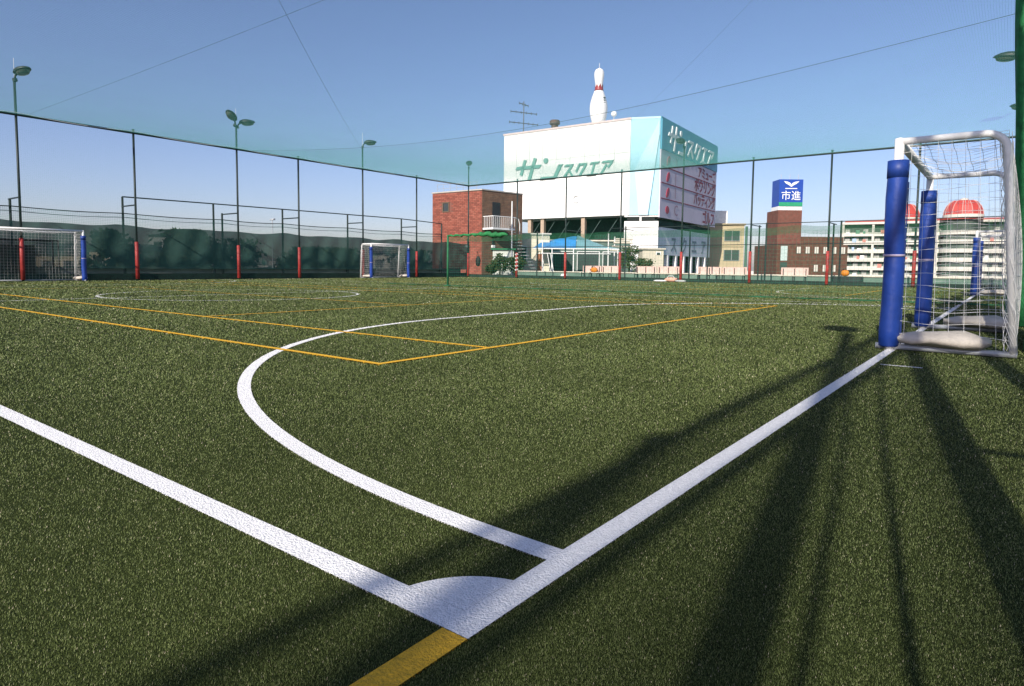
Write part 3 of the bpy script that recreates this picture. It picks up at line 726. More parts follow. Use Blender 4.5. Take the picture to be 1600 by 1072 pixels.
# white cladding panels with fine joints
npan = 9
for i in range(npan):
    u0 = FA_.len * i / npan; u1 = FA_.len * (i + 1) / npan
    for z0, z1 in ((6.4, 9.72), (9.735, 13.05), (13.065, 16.45)):
        FA_.part('panel', WHITEW, bw, u0 + .014, u1 - .014, z0, z1 - .02, .01, .10)
FA_.part('parapet_cap', mat('pink_coping', (.62, .50, .48), .6), bw, -.1, FA_.len + .05, 16.455, 16.66, -.3, .16)
FB_.part('parapet_cap', CYAN2, bw, -.02, FB_.len + .02, 16.455, 16.66, -.3, .08)
FC_.part('parapet_cap', TEAL, bw, -.02, FC_.len + .1, 16.455, 16.66, -.3, .14)
lt = Face((A[0] - 6.5, A[1] + 4.5), A)
block('side_wall', CYAN2, bw, [(A[0] - .06, A[1] + .1), (A[0], A[1]), (A[0] + .02, A[1] + .3)], 6.4, 16.4)
FB_.poly([(0, 6.4), (FB_.len, 6.4), (FB_.len, 16.45), (0, 16.45)], .01, .05).build('cyan_panel', CYAN, bw)
FB_.poly([(1.0, 6.4), (1.95, 6.4), (2.95, 14.7), (2.95, 16.3), (.5, 11.2)], .055, .12).build('pale_facet', CYAN2, bw)
FB_.poly([(1.97, 6.4), (2.03, 6.4), (3.0, 14.7), (2.94, 14.7)], .06, .125).build('joint', mat('slate_joint', (.12, .22, .27), .6), bw)
for g in GLYPHS:
    b = MB()
    for q in g: FA_.poly(q, .11, .26, b)
    b.build('letter', GREENL, bw)
b = MB(); nn = 18
b.tube([FA_.at(10.1 + .38 * math.cos(k * 2 * math.pi / nn), 8.4 + .38 * math.sin(k * 2 * math.pi / nn), .16) for k in range(nn - 2)], .07, 6); b.build('round_emblem', mat('grey_emblem', (.55, .56, .56), .5), bw)
# teal band with white letters, grey list panel
FC_.part('sign_band', TEAL, bw, .02, FC_.len, 13.3, 16.45, .01, .22)
for gi, g in enumerate(GLYPHS):
    b = MB()
    for q in g: FC_.poly([(1.7 + (u - 1.8) * .92, 13.55 + (z - 10.95) * 1.08) if gi < 2 else (7.7 + (u - 8.3) * 1.62, 13.65 + (z - 10.95) * 1.35) for u, z in q], .23, .33, b)
    b.build('letter', WHITEP, bw)
FC_.part('list_panel', SIGNG, bw, .02, FC_.len, 6.15, 13.28, .01, .15)
rows = (13.28, 11.55, 9.85, 8.2, 6.15)
for z in rows[1:4]: FC_.part('rule', MAROON, bw, .3, FC_.len - .3, z - .05, z + .05, .151, .19)
for i, (s, sz) in enumerate((('アミューズ', 1.5), ('ボウリング', 1.75), ('バッティング', 1.6), ('ゴルフ', 1.75))):
    zb = rows[i + 1] + .32
    text_part(FC_, bw, s, FC_.len - .5, zb, sz, MAROON, .151, .20, 'RIGHT', 0, 'lettering', .95 if i != 2 else .88, .03)
for i, s in enumerate(('Y', 'J', 'I', 'C')):
    zc = (rows[i] + rows[i + 1]) / 2
    text_part(FC_, bw, s, 4.3, zc - .55, 1.7, mat('faded_mauve', (.34, .20, .27), .6), .151, .20, 'LEFT', 0, 'lettering')
    b = MB(); FC_.poly([(2.2 + (.5 if i == 3 else .38) * math.cos(a * math.pi / 9) + (.25 * math.sin(a * math.pi / 9) if i < 3 else 0), zc - .1 + (.42 if i == 3 else .55) * math.sin(a * math.pi / 9)) for a in range(18)], .151, .21, b); b.build('red_emblem', mat('emblem_red', (.34, .02, .05), .5), bw)
# lower storeys: recessed void with columns on the left, white wall under the chamfer, pilasters on the right
ins = lambda P, dl, dd: (P[0] + dl, P[1] + dd)
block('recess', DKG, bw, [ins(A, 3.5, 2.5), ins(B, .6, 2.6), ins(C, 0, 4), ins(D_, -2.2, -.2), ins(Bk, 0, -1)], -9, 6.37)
for u in (3.4, 5.2, 10.6): FA_.part('column', mat('tan_column', (.40, .30, .22), .8), bw, u, u + .45, -9, 6.38, -.6, -.15)
for u in range(7):
    b = MB(); b.tube([FA_.at(3 + u * 2, 3.6, -.7), FA_.at(4.9 + u * 2, 6.2, -.7)], .05, 5); b.build('brace', mat('brace_steel', (.05, .08, .075), .6), bw)
FB_.part('lower_wall', WHITEW, bw, -.5, FB_.len + .05, -9, 5.75, -1.2, -.05)
for u0, u1 in ((-.2, 1.05), (1.35, 2.7)): FB_.part('vent', BLACK, bw, u0, u1, 5.85, 6.2, -.9, -.07)
FB_.part('lintel', WHITEW, bw, -.5, FB_.len + .05, 6.22, 6.37, -1.2, -.06)
FB_.part('mullion', WHITEW, bw, 1.1, 1.3, 5.76, 6.2, -1.0, -.062)
FC_.part('lower_wall', mat('pale_green_render', (.74, .78, .76), .7, 0, .08, .8), bw, .3, FC_.len - .6, 2.2, 5.2, -.9, -.25)
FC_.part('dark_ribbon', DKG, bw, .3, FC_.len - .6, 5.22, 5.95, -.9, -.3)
for k in range(7): FC_.part('pilaster', WHITEW, bw, 1.0 + k * 2.7, 1.45 + k * 2.7, -9, 2.18, -.6, -.2)
for k, s in enumerate('スクエア'): text_part(FC_, bw, s, 4.6 + k * 3.6, 2.7, 2.0, mat('slate_letter', (.22, .27, .29), .6), -.24, -.22, 'LEFT', 0, 'lettering', 1, .03)
# the pin on the roof
pin = thing('bowling_pin_sign', 'giant white bowling pin with red crown band standing on the white building', 'bowling pin', LD(9.72, 76, 16.4))
pc = LD(9.72, 76, 17.0)
prof = [(.62, 0), (.78, .5), (.92, 1.0), (1.0, 1.5), (1.03, 2.0), (.97, 2.6), (.80, 3.2), (.60, 3.75), (.47, 4.15), (.42, 4.5), (.45, 4.85), (.53, 5.3), (.575, 5.7), (.55, 6.05), (.42, 6.33), (.2, 6.47), (.02, 6.5)]
MB().lathe(pc, prof, 32).build('body', mat('pin_white', (.80, .78, .76), .3, 0, .03, 1), pin, True)
MB().lathe(pc, [(.545, 3.92), (.487, 4.12), (.445, 4.36), (.44, 4.38)], 32).build('red_band', mat('pin_red', (.30, .02, .03), .4), pin, True)
b = MB()
for k in range(8):
    a0 = 2 * math.pi * k / 8; r0 = .452; tri = []
    for da, z, rr_ in ((-.34, 4.34, .455), (.34, 4.34, .455), (0, 4.72, .46)): tri.append((pc[0] + rr_ * math.cos(a0 + da) * 1.06, pc[1] + rr_ * math.sin(a0 + da) * 1.06, pc[2] + z))
    b.add(tri, [(0, 1, 2)])
b.build('crown_point', MATS['pin_red'], pin)
b = MB(); d2 = (-FW + RT * .75).normalized()
for k, (du, zz) in enumerate(((.0, 3.05), (.1, 2.75), (-.05, 2.5))):
    c = Vector(pc) + d2 * .90 + Vector((0, 0, zz)); sd = Vector((0, 0, 1)).cross(d2)
    b.tube([c + sd * -.12 + d2 * .02, c + sd * .12 + d2 * .02], .07, 6)
b.build('number_mark', mat('mark_black', (.03, .03, .04), .5), pin)
MB().lathe(LD(9.72, 76, 16.44), [(.75, 0), (.75, .56)], 20).build('plinth', WHITEP, pin)
MB().tube([Vector(pc) + Vector((0, 0, 6.45)), Vector(pc) + Vector((0, 0, 7.1))], .025, 5).build('lightning_rod', WHITEM, pin)
# antenna, vent, dome on the roof
an = thing('roof_antenna', 'tall thin television antenna on the left of the white roof', 'antenna', LD(1.2, 82, 16.4)); ac = LD(1.2, 82, 16.4)
MB().tube([ac, ac + V(0, 0, 4.8)], .06, 6).build('mast', mat('antenna_metal', (.10, .10, .12), .5, .4), an)
for z, L, k in ((4.6, 1.0, 4), (3.6, 2.9, 6), (2.3, 3.2, 7)):
    b = MB(); c = ac + V(0, 0, z); b.tube([c - RT * L * .55, c + RT * L * .55 + V(0, 0, -.35)], .055, 5)
    for i in range(k):
        q = c - RT * L * .55 + RT * (L * 1.1 * i / (k - 1)) + V(0, 0, -.35 * i / (k - 1)); b.tube([q - FW * .5, q + FW * .5], .04, 4); b.tube([q - V(0, 0, .16), q + V(0, 0, .16)], .045, 4)
    b.build('aerial', MATS['antenna_metal'], an)
vt = MB().lathe(LD(4.95, 80, 16.4), [(.42, 0), (.42, 1.55), (.62, 1.6), (.62, 2.0), (.5, 2.1)], 18).build('roof_vent', mat('rust_vent', (.10, .06, .05), .8, 0, .4, 2), None, False, LD(4.95, 80, 16.4)); tag(vt, 'dark rusty round vent on the white roof left of the pin', 'vent')
ds = thing('satellite_dome', 'small white dome lamp on the roof just right of the pin', 'dome', LD(11.2, 74, 16.4))
MB().lathe(LD(11.2, 74, 17.65), [(.1, 0), (.28, .1), (.33, .3), (.26, .5), (.1, .6), (.01, .62)], 16).build('dome', WHITEP, ds, True)
MB().tube([LD(11.2, 74, 16.4), LD(11.2, 74, 17.7)], .05, 6).build('stem', GALV, ds)

# --- red brick stair house: bricks laid as courses of raised blocks
bk = thing('brick_building', 'red brick stair house left of the white building', 'building', LD(-3, 55, 0))
A2, B2, C2 = (-6.77, 55), (-2.47, 52.0), (.78, 55); K2 = (A2[0] + C2[0] - B2[0], A2[1] + C2[1] - B2[1])
BR = [mat('brick_a', (.25, .072, .048), .85, 0, .12, 3), mat('brick_b', (.20, .058, .040), .85, 0, .12, 3), mat('brick_c', (.28, .088, .060), .85, 0, .12, 3)]
block('wall', mat('mortar_red', (.17, .07, .052), .9, 0, .15, 2), bk, [A2, B2, C2, K2], -.03, 6.80)
F2, F3 = Face(A2, B2), Face(B2, C2)
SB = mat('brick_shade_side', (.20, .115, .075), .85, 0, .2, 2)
def courses(face, mats, win=None, seedv=1):
    # horizontal courses of long bricks, joined into one part per colour: too small to pick apart at this distance
    rs = random.Random(seedv); mbs = [MB() for _ in mats]; z = .02; row = 0
    while z < 6.72:
        u = -.2 * (row % 2)
        while u < face.len:
            u0, u1 = max(0, u), min(face.len, u + .40)
            if u1 - u0 > .06 and not (win and u1 > win[0] and u0 < win[1] and z + .13 > win[2] and z < win[3]):
                face.box(rs.choice(mbs), u0 + .008, u1 - .008, z, z + .125, .004, .018 + rs.random() * .006)
            u += .408
        z += .14; row += 1
    for mb, m_ in zip(mbs, mats): tag(mb.build('brick_courses', m_, bk), kind='stuff')
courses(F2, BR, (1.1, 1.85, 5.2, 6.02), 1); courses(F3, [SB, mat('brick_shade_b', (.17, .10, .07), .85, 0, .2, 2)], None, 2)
F2.part('window', mat('dark_glass', (.03, .035, .035), .15, spec=.8), bk, 1.2, 1.76, 5.28, 5.94, .005, .02)
b = MB()
for u0, u1, z0, z1 in ((1.12, 1.2, 5.2, 6.02), (1.76, 1.84, 5.2, 6.02), (1.2, 1.76, 5.2, 5.28), (1.2, 1.76, 5.94, 6.02)): F2.box(b, u0, u1, z0, z1, .006, .06)
b.build('window_frame', mat('brown_frame', (.12, .08, .05), .6), bk)
block('roof_cap', mat('pale_coping', (.42, .38, .34), .8), bk, [ins(A2, -.1, .02), ins(B2, 0, -.1), ins(C2, .1, .02), ins(K2, 0, .1)], 6.81, 6.90)
F3.part('door', mat('dark_door', (.025, .025, .028), .5), bk, 1.05, 1.85, 3.85, 5.95, .03, .06)
b = MB()
for k in range(7):
    u = .25 + k * .7; b.tube([F2.at(u, 6.9, -.3), F2.at(u, 7.55, -.3)], .018, 5)
b.tube([F2.at(.2, 7.55, -.3), F2.at(4.6, 7.55, -.3)], .02, 5); b.tube([F2.at(.2, 7.2, -.3), F2.at(4.6, 7.2, -.3)], .015, 5); b.build('roof_railing', GALV, bk)
F3.part('landing', WHITEP, bk, .05, 2.4, 3.68, 3.82, .05, 1.3)
b = MB()
for k in range(12): b.tube([F3.at(.08 + k * .21, 3.82, 1.27), F3.at(.08 + k * .21, 4.72, 1.27)], .016, 5)
for k in range(6): b.tube([F3.at(.08, 3.82, .2 + k * .21), F3.at(.08, 4.72, .2 + k * .21)], .016, 5)
b.tube([F3.at(.08, 4.72, .06), F3.at(.08, 4.72, 1.27), F3.at(2.4, 4.72, 1.27), F3.at(2.8, 4.6, 1.27), F3.at(2.95, 4.2, 1.27), F3.at(2.95, 3.4, 1.27)], .03, 6)
b.build('railing', WHITEM, bk)
b = MB(); b.tube([F3.at(2.05, -.03, 1.3), F3.at(2.05, 6.0, 1.3)], .05, 6); b.tube([F3.at(2.6, -.03, 1.3), F3.at(2.6, 4.0, 1.3)], .035, 6); b.build('stair_post', WHITEM, bk)
b = MB()
for k in range(14): F3.box(b, 2.3 + k * .22, 2.52 + k * .22, 3.5 - k * .26, 3.55 - k * .26, .3, 1.25)
b.build('stair_tread', GALV, bk)

for f_, u_ in ((F2, 3.75), (F3, .95)):
    o = f_.part('wall_lamp', WHITEP, bk, u_, u_ + .28, 2.28, 2.48, .06, .22)
    f_.part('lamp_arm', DARK, o, u_ + .08, u_ + .2, 2.5, 2.95, .03, .12)

# --- cream store sheds, blue canopy and frames between the fence and the white building
CREAM = mat('cream_render', (.60, .56, .44), .8, 0, .12, 1.2); SLATE = mat('dark_opening', (.035, .055, .05), .8)
def shed(name, lab, l0, l1, d0, d1, z1, m_, roofm, openings=()):
    t = thing(name, lab, 'shed', LD((l0 + l1) / 2, d0, 0))
    block('wall', m_, t, [(l0, d0), (l1, d0), (l1, d1), (l0, d1)], -.03, z1)
    block('roof', roofm, t, [(l0 - .15, d0 - .15), (l1 + .15, d0 - .15), (l1 + .15, d1), (l0 - .15, d1)], z1 + .003, z1 + .13)
    f = Face((l0, d0), (l1, d0))
    for u0, u1, za, zb, m2 in openings:
        o = f.part('opening', m2, t, u0, u1, za, zb, .01, .03)
        b = MB()
        for q in ((u0 - .06, u0, za, zb), (u1, u1 + .06, za, zb), (u0 - .06, u1 + .06, zb, zb + .06)): f.box(b, *q, .012, .05)
        b.build('frame', WHITEP, o)
    return t
shed('store_shed', 'cream store shed with a brown door right of the brick stair house', .2, 3.2, 56.5, 60, 3.55, CREAM, mat('pale_roof', (.55, .53, .48), .8), ((.1, 1.0, 1.2, 2.5, SLATE), (1.9, 2.45, -.02, 1.9, mat('brown_door', (.28, .10, .05), .6))))
shed('store_shed', 'low white shed with green trim left of the blue canopy', -1.6, .1, 52.5, 55, 2.1, mat('pale_block', (.50, .52, .47), .8), HEM, ((.5, 1.1, 1.0, 1.6, SLATE),))
shed('pump_house', 'small beige box building in front of the cyan chamfered wall', 11.2, 13.0, 56, 58, 2.35, mat('beige_block', (.50, .46, .36), .8, 0, .1, 2), mat('beige_roof', (.44, .41, .34), .8), ((1.2, 1.5, 1.9, 2.1, SLATE),))
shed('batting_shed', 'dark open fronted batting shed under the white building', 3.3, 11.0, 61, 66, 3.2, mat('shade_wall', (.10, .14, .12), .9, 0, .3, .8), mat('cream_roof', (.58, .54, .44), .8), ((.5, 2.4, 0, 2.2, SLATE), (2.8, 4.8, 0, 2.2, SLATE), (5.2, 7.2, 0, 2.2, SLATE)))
cn = thing('canopy_tent', 'blue tarpaulin canopy on white posts between the sheds', 'canopy', LD(5, 56, 0))
def tarp(pts, m_, nm):
    b = MB(); n = 8; a, bq, c, d = [Vector(q) for q in pts]; vs = []
    for i in range(n + 1):
        for j in range(n + 1):
            s, t = i / n, j / n; q = a.lerp(bq, s).lerp(d.lerp(c, s), t); q.z -= .12 * math.sin(math.pi * s) * math.sin(math.pi * t) + .03 * math.sin(s * 17) * math.sin(t * 5); vs.append(q)
    b.add(vs, [(i * (n + 1) + j, (i + 1) * (n + 1) + j, (i + 1) * (n + 1) + j + 1, i * (n + 1) + j + 1) for i in range(n) for j in range(n)])
    return b.build(nm, m_, cn, True)
TB = mat('blue_tarp', (.030, .22, .50), .5, 0, .2, 1.2, .2); TT = mat('teal_tarp', (.16, .34, .36), .6, 0, .12, 1.2, .2)
tarp([LD(1.7, 54.6, 2.35), LD(5.3, 54.6, 2.4), LD(5.6, 57, 3.5), LD(2.6, 57, 3.0)], TB, 'tarpaulin')
tarp([LD(5.35, 54.6, 2.4), LD(8.9, 54.6, 2.35), LD(8.0, 57.5, 2.7), LD(5.65, 57, 3.56)], TT, 'tarpaulin')
b = MB(); b.tube([LD(1.7, 54.5, 2.3), LD(8.9, 54.5, 2.3)], .05, 6); b.tube([LD(2.4, 54.3, 1.9), LD(8.2, 54.3, 1.9)], .035, 6); b.build('eaves_rail', WHITEM, cn)
for l in (2.5, 3.3, 5.1, 8.0, 8.8): MB().tube([LD(l, 54.4, -.02), LD(l, 54.4, 3.6 if l in (2.5, 8.0) else 2.3)], .045, 6).build('canopy_post', WHITEM, cn)
for l in (2.9, 3.15): MB().tube([LD(l, 54.3, 1.9), LD(l + .35, 53.9, -.02)], .03, 5).build('stay', WHITEM, cn)
# white slatted rails right of the canopy
ra = thing('slat_rack', 'stack of pale horizontal rails on posts right of the blue canopy', 'rack', LD(9.5, 57.5, 0))
for k in range(4): MB().tube([LD(8.6 + .15 * k, 57.4, 2.3 + k * .33), LD(10.6, 57.4, 2.3 + k * .33)], .07, 6).build('rail', mat('pale_rail', (.62, .56, .45), .7), ra)
for l in (9.0, 10.4): MB().tube([LD(l, 57.5, -.02), LD(l, 57.5, 3.5)], .05, 6).build('rack_post', WHITEM, ra)

# --- beige office
sc = 1.4516
be = thing('beige_building', 'two storey beige building with dark windows right of the list sign', 'building', LD(29.5, 90, -9))
fb = Face((26.2, 90.2), (31.95, 90)); BEIGE = mat('beige_render', (.44, .37, .23), .85, 0, .08, .7)
block('wall', BEIGE, be, [(26.2, 90.2), (31.95, 90), (33.4, 99), (27.6, 99)], -9, 6.75)
block('roof', mat('tan_coping', (.36, .30, .18), .8), be, [(26.1, 90.0), (32.1, 89.85), (33.6, 99.1), (27.5, 99.1)], 6.753, 7.0)
for za, zb in ((4.65, 6.0), (1.95, 3.35), (-1.2, .3)):
    o = fb.part('window', mat('green_glass', (.035, .07, .055), .12, spec=.8), be, 3.1, 5.1, za, zb, .005, .03)
    b = MB()
    for q in ((3.02, 3.1, za, zb), (5.1, 5.18, za, zb), (4.06, 4.14, za, zb), (3.02, 5.18, za - .08, za)): fb.box(b, *q, .031, .08)
    b.build('frame', mat('alu_frame', (.30, .32, .30), .5, .3), o)
fb.part('string_course', MATS['tan_coping'], be, 0, 5.75, 3.75, 3.95, .005, .06)
block('penthouse', WHITEP, be, [(28.2, 92), (30.2, 92), (30.4, 96), (28.4, 96)], 7.0, 8.9)
b = MB(); b.tube([LD(32.2, 89.8, -9), LD(32.2, 89.8, 6.6)], .18, 6); b.build('downpipe', mat('green_pipe', (.06, .14, .10), .6), be)

# --- brown brick office with the blue sign tower
k_ = 140 / 85
def zz_(z): return (z - .79) * k_ + .79
bo = thing('brown_brick_office', 'brown brick office with a sign tower left of the apartment block', 'building', LD(60, 140, -9))
BRN = mat('brown_brick', (.105, .050, .032), .9, 0, .25, 1.5, .3); BRT = mat('tower_brick', (.15, .058, .042), .9, 0, .2, 1.5, .3)
l0, l1, l2 = 34.48 * k_, 37.6 * k_, 42.6 * k_
block('tower', BRT, bo, [(l0, 140), (l1, 140), (l1, 146), (l0, 146)], -9, zz_(8.45))
block('wall', BRN, bo, [(l0 - .3, 139.2), (l2 + 1.5, 139.2), (l2 + 1.5, 152), (l0 - .3, 152)], -9, zz_(4.0))
block('roof_storey', BRN, bo, [(l1 + .01, 140.1), (l2 + 1, 140.1), (l2 + 1, 150), (l1 + .01, 150)], zz_(4.0) + .01, zz_(5.05))
fo = Face((l0 - .3, 139.2), (l2 + 1.5, 139.2))
CRG = mat('cream_blind', (.56, .54, .46), .4, 0, .1, 2)
for i in range(6):
    for zc in (zz_(3.28), zz_(.95)):
        u = (36.9 - 34.3) * k_ + i * 1.9
        if zc < zz_(2) and i not in (2, 3, 4): continue
        o = fo.part('window', CRG, bo, u, u + .85, zc - .7, zc + .7, .005, .03)
        b = MB()
        for q in ((u - .08, u, zc - .7, zc + .7), (u + .85, u + .93, zc - .7, zc + .7), (u - .08, u + .93, zc - .78, zc - .7), (u + .39, u + .45, zc - .7, zc + .7)): fo.box(b, *q, .031, .09)
        b.build('frame', mat('dark_frame', (.06, .055, .05), .5), o)
o = fo.part('tall_window', mat('pale_window', (.42, .52, .48), .3), bo, .85, 2.3, zz_(1.9), zz_(3.8), .005, .04)
fo.part('lower_window', MATS['green_glass'], bo, .85, 2.3, zz_(.7), zz_(1.7), .005, .04)
sg = thing('tower_sign', 'square blue roof sign with white wings and two kanji on the brick tower', 'sign', LD((l0 + l1) / 2, 140, zz_(8.45)))
BLUES = mat('sign_blue', (.018, .060, .33), .4, 0, .08, .5)
block('box', BLUES, sg, [(l0 + .15, 140.2), (l1 + .1, 140.2), (l1 + .1, 144), (l0 + .15, 144)], zz_(8.96), zz_(12.42))
block('base', WHITEP, sg, [(l0 + .1, 140.3), (l1 + .02, 140.3), (l1 + .02, 144), (l0 + .1, 144)], zz_(8.455), zz_(8.95))
fs_ = Face((l0 + .15, 140.2), (l1 + .1, 140.2)); W_ = fs_.len; z0 = zz_(8.96); Hh = zz_(12.42) - z0
fs_.part('green_band', mat('sign_green', (.03, .28, .14), .4), sg, .02, W_ - .02, z0 + .02, z0 + .15 * Hh, .005, .04)
text_part(fs_, sg, '市進', W_ / 2, z0 + .26 * Hh, 2.15, WHITEP, .02, .06, 'CENTER', 0, 'lettering', 1.0, 0)
fs_.part('small_text_line', WHITEP, sg, W_ * .25, W_ * .75, z0 + .645 * Hh, z0 + .675 * Hh, .005, .05)
for sgn in (-1, 1):
    fs_.poly([(W_ / 2 + sgn * x * W_, z0 + y * Hh) for x, y in ((0, .72), (.11, .79), (.22, .84), (.33, .93), (.15, .91), (.06, .87), (0, .81))][::sgn], .005, .06).build('wing', WHITEP, sg)
b = MB()
for u in (.7, 2.6, 4.4): b.tube([fs_.at(u, z0 + Hh, -1), fs_.at(u, z0 + Hh + 1.2, -1)], .06, 5)
b.build('aerial_rod', GALV, sg)

# --- white apartment block with two red domes
ap = thing('apartment_block', 'long white apartment block with balconies behind the blue goal posts', 'building', LD(100, 168, -9))
ka = 175 / 130
PL, PR = (65.9 * ka, 175), (87.4 * ka, 118 * ka)
APW = mat('apartment_white', (.54, .52, .46), .8, 0, .06, .3); APD = mat('apartment_recess', (.085, .11, .09), .8, 0, .35, .6); APR = mat('red_eaves', (.34, .05, .04), .6)
fap = Face(PL, PR)
ext = 16
dx_, dd_ = (PR[0] - PL[0]) / fap.len, (PR[1] - PL[1]) / fap.len
bkv = (-dd_ * 12, dx_ * 12)
PE = (PR[0] + dx_ * ext, PR[1] + dd_ * ext)
block('core', APD, ap, [PL, PE, (PE[0] + bkv[0], PE[1] + bkv[1]), (PL[0] + bkv[0], PL[1] + bkv[1])], -9, 13.3)
block('roof', APR, ap, [(PL[0] - .4, PL[1] - 1.5), (PE[0], PE[1] - 1.8), (PE[0] + bkv[0], PE[1] + bkv[1]), (PL[0] + bkv[0], PL[1] + bkv[1])], 13.35, 13.75)
LT = fap.len + ext
FLZ = [-1.3 + 2.22 * k for k in range(7)]
nb = 7
for z in FLZ[:-1]:
    for i in range(nb):
        u0 = LT * i / nb; u1 = LT * (i + 1) / nb
        bal = fap.part('balcony', APW, ap, u0 + .12, u1 - .12, z, z + .85, .9, 1.1)
        fap.part('slab', APW, bal, u0 + .12, u1 - .12, z - .16, z - .003, .005, 1.15)
        for j in range(3):
            uu = u0 + .5 + j * (u1 - u0 - .6) / 3
            wdn = fap.part('window', mat('pale_curtain', (.36, .36, .33), .5, 0, .25, .8) if (i * 7 + j * 3 + int(z)) % 4 else mat('dark_pane', (.05, .065, .06), .2), ap, uu, uu + 1.1, z + .05, z + 1.75, .005, .05)
for i in range(nb + 1):
    u = LT * i / nb; fap.part('pier', APW, ap, u - .28, u + .28, -9, 13.3, .005, 1.25)
fap.part('roof_ledge', APW, ap, -.3, LT, 12.75, 13.32, .01, 1.5)
# laundry and air conditioners on the balconies
rs = random.Random(3); LCOL = [mat('laundry_white', (.75, .74, .72), .8), mat('laundry_blue', (.35, .45, .60), .8), mat('laundry_red', (.50, .20, .16), .8), mat('laundry_green', (.12, .26, .17), .8)]
for z in FLZ[:-1]:
    for k in range(11):
        u = rs.uniform(.6, LT - 1.2); fap.part('laundry', rs.choice(LCOL), ap, u, u + rs.uniform(.4, 1.0), z + .5, z + rs.uniform(1.0, 1.5), 1.115, 1.16)
for nm, l, d, zb, rr_, hh in (('dome_left', 76.3 * ka, 128 * ka, 13.75, 4.0, 4.3), ('dome_right', 82.0 * ka, 119 * ka, 13.75, 4.05, 4.2)):
    c = LD(l, d, zb)
    o = MB().lathe(c, [(rr_ * 1.05, 0), (rr_ * 1.05, .7), (rr_ * 1.0, .75)], 24).build('dome_drum', APW, ap)
    MB().lathe(c, [(rr_, .76), (rr_ * .97, 1.8), (rr_ * .86, 2.9), (rr_ * .66, hh - .3), (rr_ * .5, hh), (rr_ * .18, hh + .1)], 12).build('red_dome', mat('dome_red', (.42, .055, .045), .5, 0, .15, .5), o)
    b = MB()
    for q in range(12):
        a = 2 * math.pi * q / 12; b.tube([(c[0] + r_k * math.cos(a), c[1] + r_k * math.sin(a), c[2] + zq) for r_k, zq in ((rr_ * 1.005, .76), (rr_ * .975, 1.8), (rr_ * .865, 2.9), (rr_ * .665, hh - .3), (rr_ * .5, hh + .02))], .10, 4)
    b.build('dome_rib', mat('rib_pale', (.55, .30, .26), .6), o)
    MB().lathe((c[0], c[1], c[2] + hh + .1), [(.9, 0), (.9, .35), (.2, .6)], 12).build('finial', APW, o)
# bulging round bay below the right dome
c = LD(82.0 * ka, 119.5 * ka, 0)
for z in FLZ[:-1]:
    MB().lathe((c[0], c[1], z), [(4.2, -.16), (4.2, .85), (4.0, .86)], 28).build('round_balcony', APW, ap)
MB().lathe((c[0], c[1], -9), [(3.6, 0), (3.6, 22.3)], 28).build('round_bay', APD, ap)
MB().lathe((c[0], c[1], 13.3), [(4.4, 0), (4.4, .5)], 28).build('bay_eaves', APR, ap)

# ------------------------------------------------------------------ houses, trees and a lamp seen through the windscreen
def house(l0, l1, d, z1, m_, roofm, lab, nw=3, ridge=1.2):
    t = thing('house', lab, 'house', LD((l0 + l1) / 2, d, -9), 'houses behind the windscreen')
    block('wall', m_, t, [(l0, d), (l1, d), (l1, d + 7), (l0, d + 7)], -9, z1)
    b = MB(); P = [LD(l0 - .3, d - .4, z1 + .01), LD(l1 + .3, d - .4, z1 + .01), LD(l1 + .3, d + 7.4, z1 + .01), LD(l0 - .3, d + 7.4, z1 + .01), LD(l0 + .6, d + 3.5, z1 + ridge), LD(l1 - .6, d + 3.5, z1 + ridge)]
    b.add(P, [(0, 1, 5, 4), (1, 2, 5), (2, 3, 4, 5), (3, 0, 4), (3, 2, 1, 0)]); b.build('roof', roofm, t)
    f = Face((l0, d), (l1, d))
    for z in (z1 - 1.9, z1 - 4.6):
        for i in range(nw):
            u = f.len * (i + .5) / nw; o = f.part('window', MATS['dark_glass'], t, u - .55, u + .55, z, z + 1.1, .005, .03)
            b = MB()
            for q in ((u - .62, u - .55, z, z + 1.1), (u + .55, u + .62, z, z + 1.1), (u - .62, u + .62, z - .07, z)): f.box(b, *q, .031, .07)
            b.build('frame', WHITEP, o)
TAN = mat('tan_render', (.62, .52, .36), .8, 0, .1, .6); RF = mat('grey_tiles', (.10, .10, .105), .7, 0, .2, 1.5, .3)
house(-60, -52, 78, 1.7, TAN, RF, 'tan house seen through the windscreen left of the blue goal post', 3, 1.4)
house(-49.5, -43.5, 76, 2.2, mat('sand_render', (.66, .57, .42), .8, 0, .1, .6), RF, 'sandy house seen through the windscreen right of the blue goal post', 3, .8)
house(-47, -44.6, 84, 4.3, mat('grey_block', (.48, .48, .46), .8), RF, 'narrow pale grey house rising behind the sandy one', 1, .5)
house(-30, -25, 88, 2.0, mat('pale_blue_render', (.48, .52, .52), .8), RF, 'pale house low behind the windscreen near the second fence pole', 2, 1.0)
house(-19, -13.5, 86, 2.3, mat('cream_house', (.58, .54, .44), .8), RF, 'cream house low behind the windscreen near the small goal', 2, 1.0)
LEAF = [fibre_mat('leaf_dark', [(0, (.020, .036, .014)), (1, (.060, .090, .032))], .7), fibre_mat('leaf_mid', [(0, (.030, .052, .020)), (1, (.085, .115, .04))], .7)]
BARK = mat('bark', (.07, .055, .04), .9, 0, .3, 4, .4)
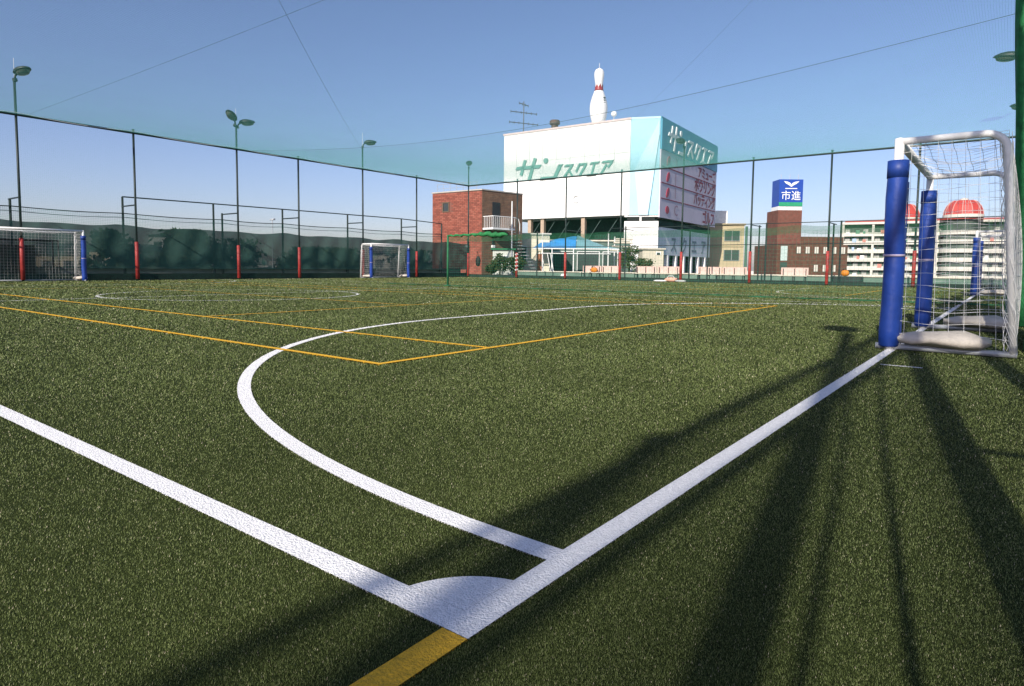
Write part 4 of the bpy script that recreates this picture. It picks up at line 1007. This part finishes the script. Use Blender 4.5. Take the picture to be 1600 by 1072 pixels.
def tree(lat, dep, zb, zt, rad, seed, lab, name='tree', cat='tree', leaf=.26, nleaf=3600, lm=0, group='trees behind the windscreen'):
    rs = np.random.default_rng(seed); c = LD(lat, dep, zb); H = zt - zb
    t = thing(name, lab, cat, c, group)
    b = MB(); b.tube([c, c + V(.1, 0, H * .35), c + V(0, .15, H * .7), c + V(0, 0, H * .93)], [.05 * H ** .8, .04 * H ** .8, .025 * H ** .8, .01 * H ** .8], 8)
    ends = []
    for k in range(9):
        a = rs.uniform(0, 6.28); z0_ = H * rs.uniform(.3, .7); q = V(math.cos(a) * rad * .75, math.sin(a) * rad * .75, z0_ + H * rs.uniform(.1, .25)); ends.append(q)
        b.tube([c + V(0, 0, z0_), c + q * .5 + V(0, 0, z0_ * .5 + .1), c + q], [.02 * H ** .8, .012 * H ** .8, .005 * H ** .8], 5)
    b.build('trunk', BARK, t, True)
    cl = []
    for k in range(30):
        a = rs.uniform(0, 6.28); zz = rs.uniform(.32, .97); rr_ = rad * math.sqrt(max(.05, 1 - ((zz - .6) / .42) ** 2)) * rs.uniform(.3, 1)
        cl.append((math.cos(a) * rr_, math.sin(a) * rr_, zz * H, rs.uniform(.22, .42) * rad))
    cl = np.array(cl); ids = rs.integers(0, len(cl), nleaf); pos = cl[ids, :3] + rs.normal(size=(nleaf, 3)) * cl[ids, 3:4] * .55
    pos[:, 2] = np.clip(pos[:, 2], H * .12, H)
    d1 = rs.normal(size=(nleaf, 3)); d1 /= np.linalg.norm(d1, axis=1)[:, None]; d2_ = np.cross(d1, rs.normal(size=(nleaf, 3))); d2_ /= np.linalg.norm(d2_, axis=1)[:, None]
    s = leaf * rs.uniform(.6, 1.3, nleaf)[:, None]
    q = np.stack([pos - d1 * s, pos + d2_ * s * .5, pos + d1 * s, pos - d2_ * s * .5], 1).reshape(-1, 3) + np.array(c)
    np_mesh('crown', q, np.arange(len(q)).reshape(-1, 4), LEAF[lm], t)
tree(-43.6, 71, -9, 4.2, 2.6, 1, 'dark tree beyond the windscreen just right of the left goal', nleaf=5000, leaf=.34)
tree(-34.5, 68, -9, 4.1, 3.6, 3, 'broad dark tree beyond the windscreen between second and third pads', nleaf=5000, leaf=.34)
tree(-30.5, 72, -9, 3.4, 3.2, 4, 'rounded tree beyond the windscreen left of the twin floodlight pole', leaf=.34)
tree(-24.5, 75, -9, 2.6, 3.4, 5, 'low wide tree beyond the windscreen right of the twin floodlights', leaf=.34)
tree(-19, 70, -9, 2.4, 3.0, 6, 'low tree beyond the windscreen left of the small distant goal', leaf=.34)
tree(-11.5, 72, -9, 2.3, 3.2, 7, 'low tree beyond the windscreen right of the small distant goal', leaf=.34)
for i, (la, de, zt, ra_, lab) in enumerate(((-1.0, 50.3, 1.75, .75, 'leafy shrub at the foot of the brick stair house'), (.3, 50.6, 1.5, .7, 'leafy shrub left of the cream shed door'), (9.6, 53.5, 2.6, .8, 'tall grey green shrub right of the blue canopy'), (10.6, 52.5, 1.5, .8, 'low shrub in front of the beige box building'), (-1.7, 51.0, .9, .5, 'small pale shrub below the white landing'))):
    tree(la, de, -.02, zt, ra_, 20 + i, lab, 'shrub', 'shrub', .09, 1500, 1, 'shrubs between the fence and the buildings')
lp = thing('street_lamp', 'white street lamp rising above the windscreen left of a fence post', 'lamp', LD(-21.4, 58, -9))
MB().tube([LD(-21.4, 58, -9), LD(-21.4, 58, 4.7)], [.06, .045], 8).build('pole', GALV, lp, True)
MB().tube([LD(-21.6, 58, 4.70), LD(-21.15, 58, 4.76)], [.06, .09], 8).build('lamp_head', GALV, lp, True)
# distant low town that closes the horizon
rs = random.Random(11); tb = MB()
for k in range(420):
    a = HEAD + R(rs.uniform(-52, 52)); d = rs.uniform(190, 900); hgt = rs.uniform(2, 8.5) + (rs.random() < .08) * rs.uniform(0, d * .018)
    cx, cy = d * math.cos(a), d * math.sin(a); s1, s2 = rs.uniform(5, 13), rs.uniform(5, 13)
    tb.box(cx - s1, cx + s1, cy - s2, cy + s2, -9.01, -9 + hgt)
tag(tb.build('distant_town', mat('town_render', (.42, .40, .37), .85, 0, .4, .02, detail=2)), 'far low town along the horizon', 'town', kind='stuff')
bpy.context.view_layer.update()
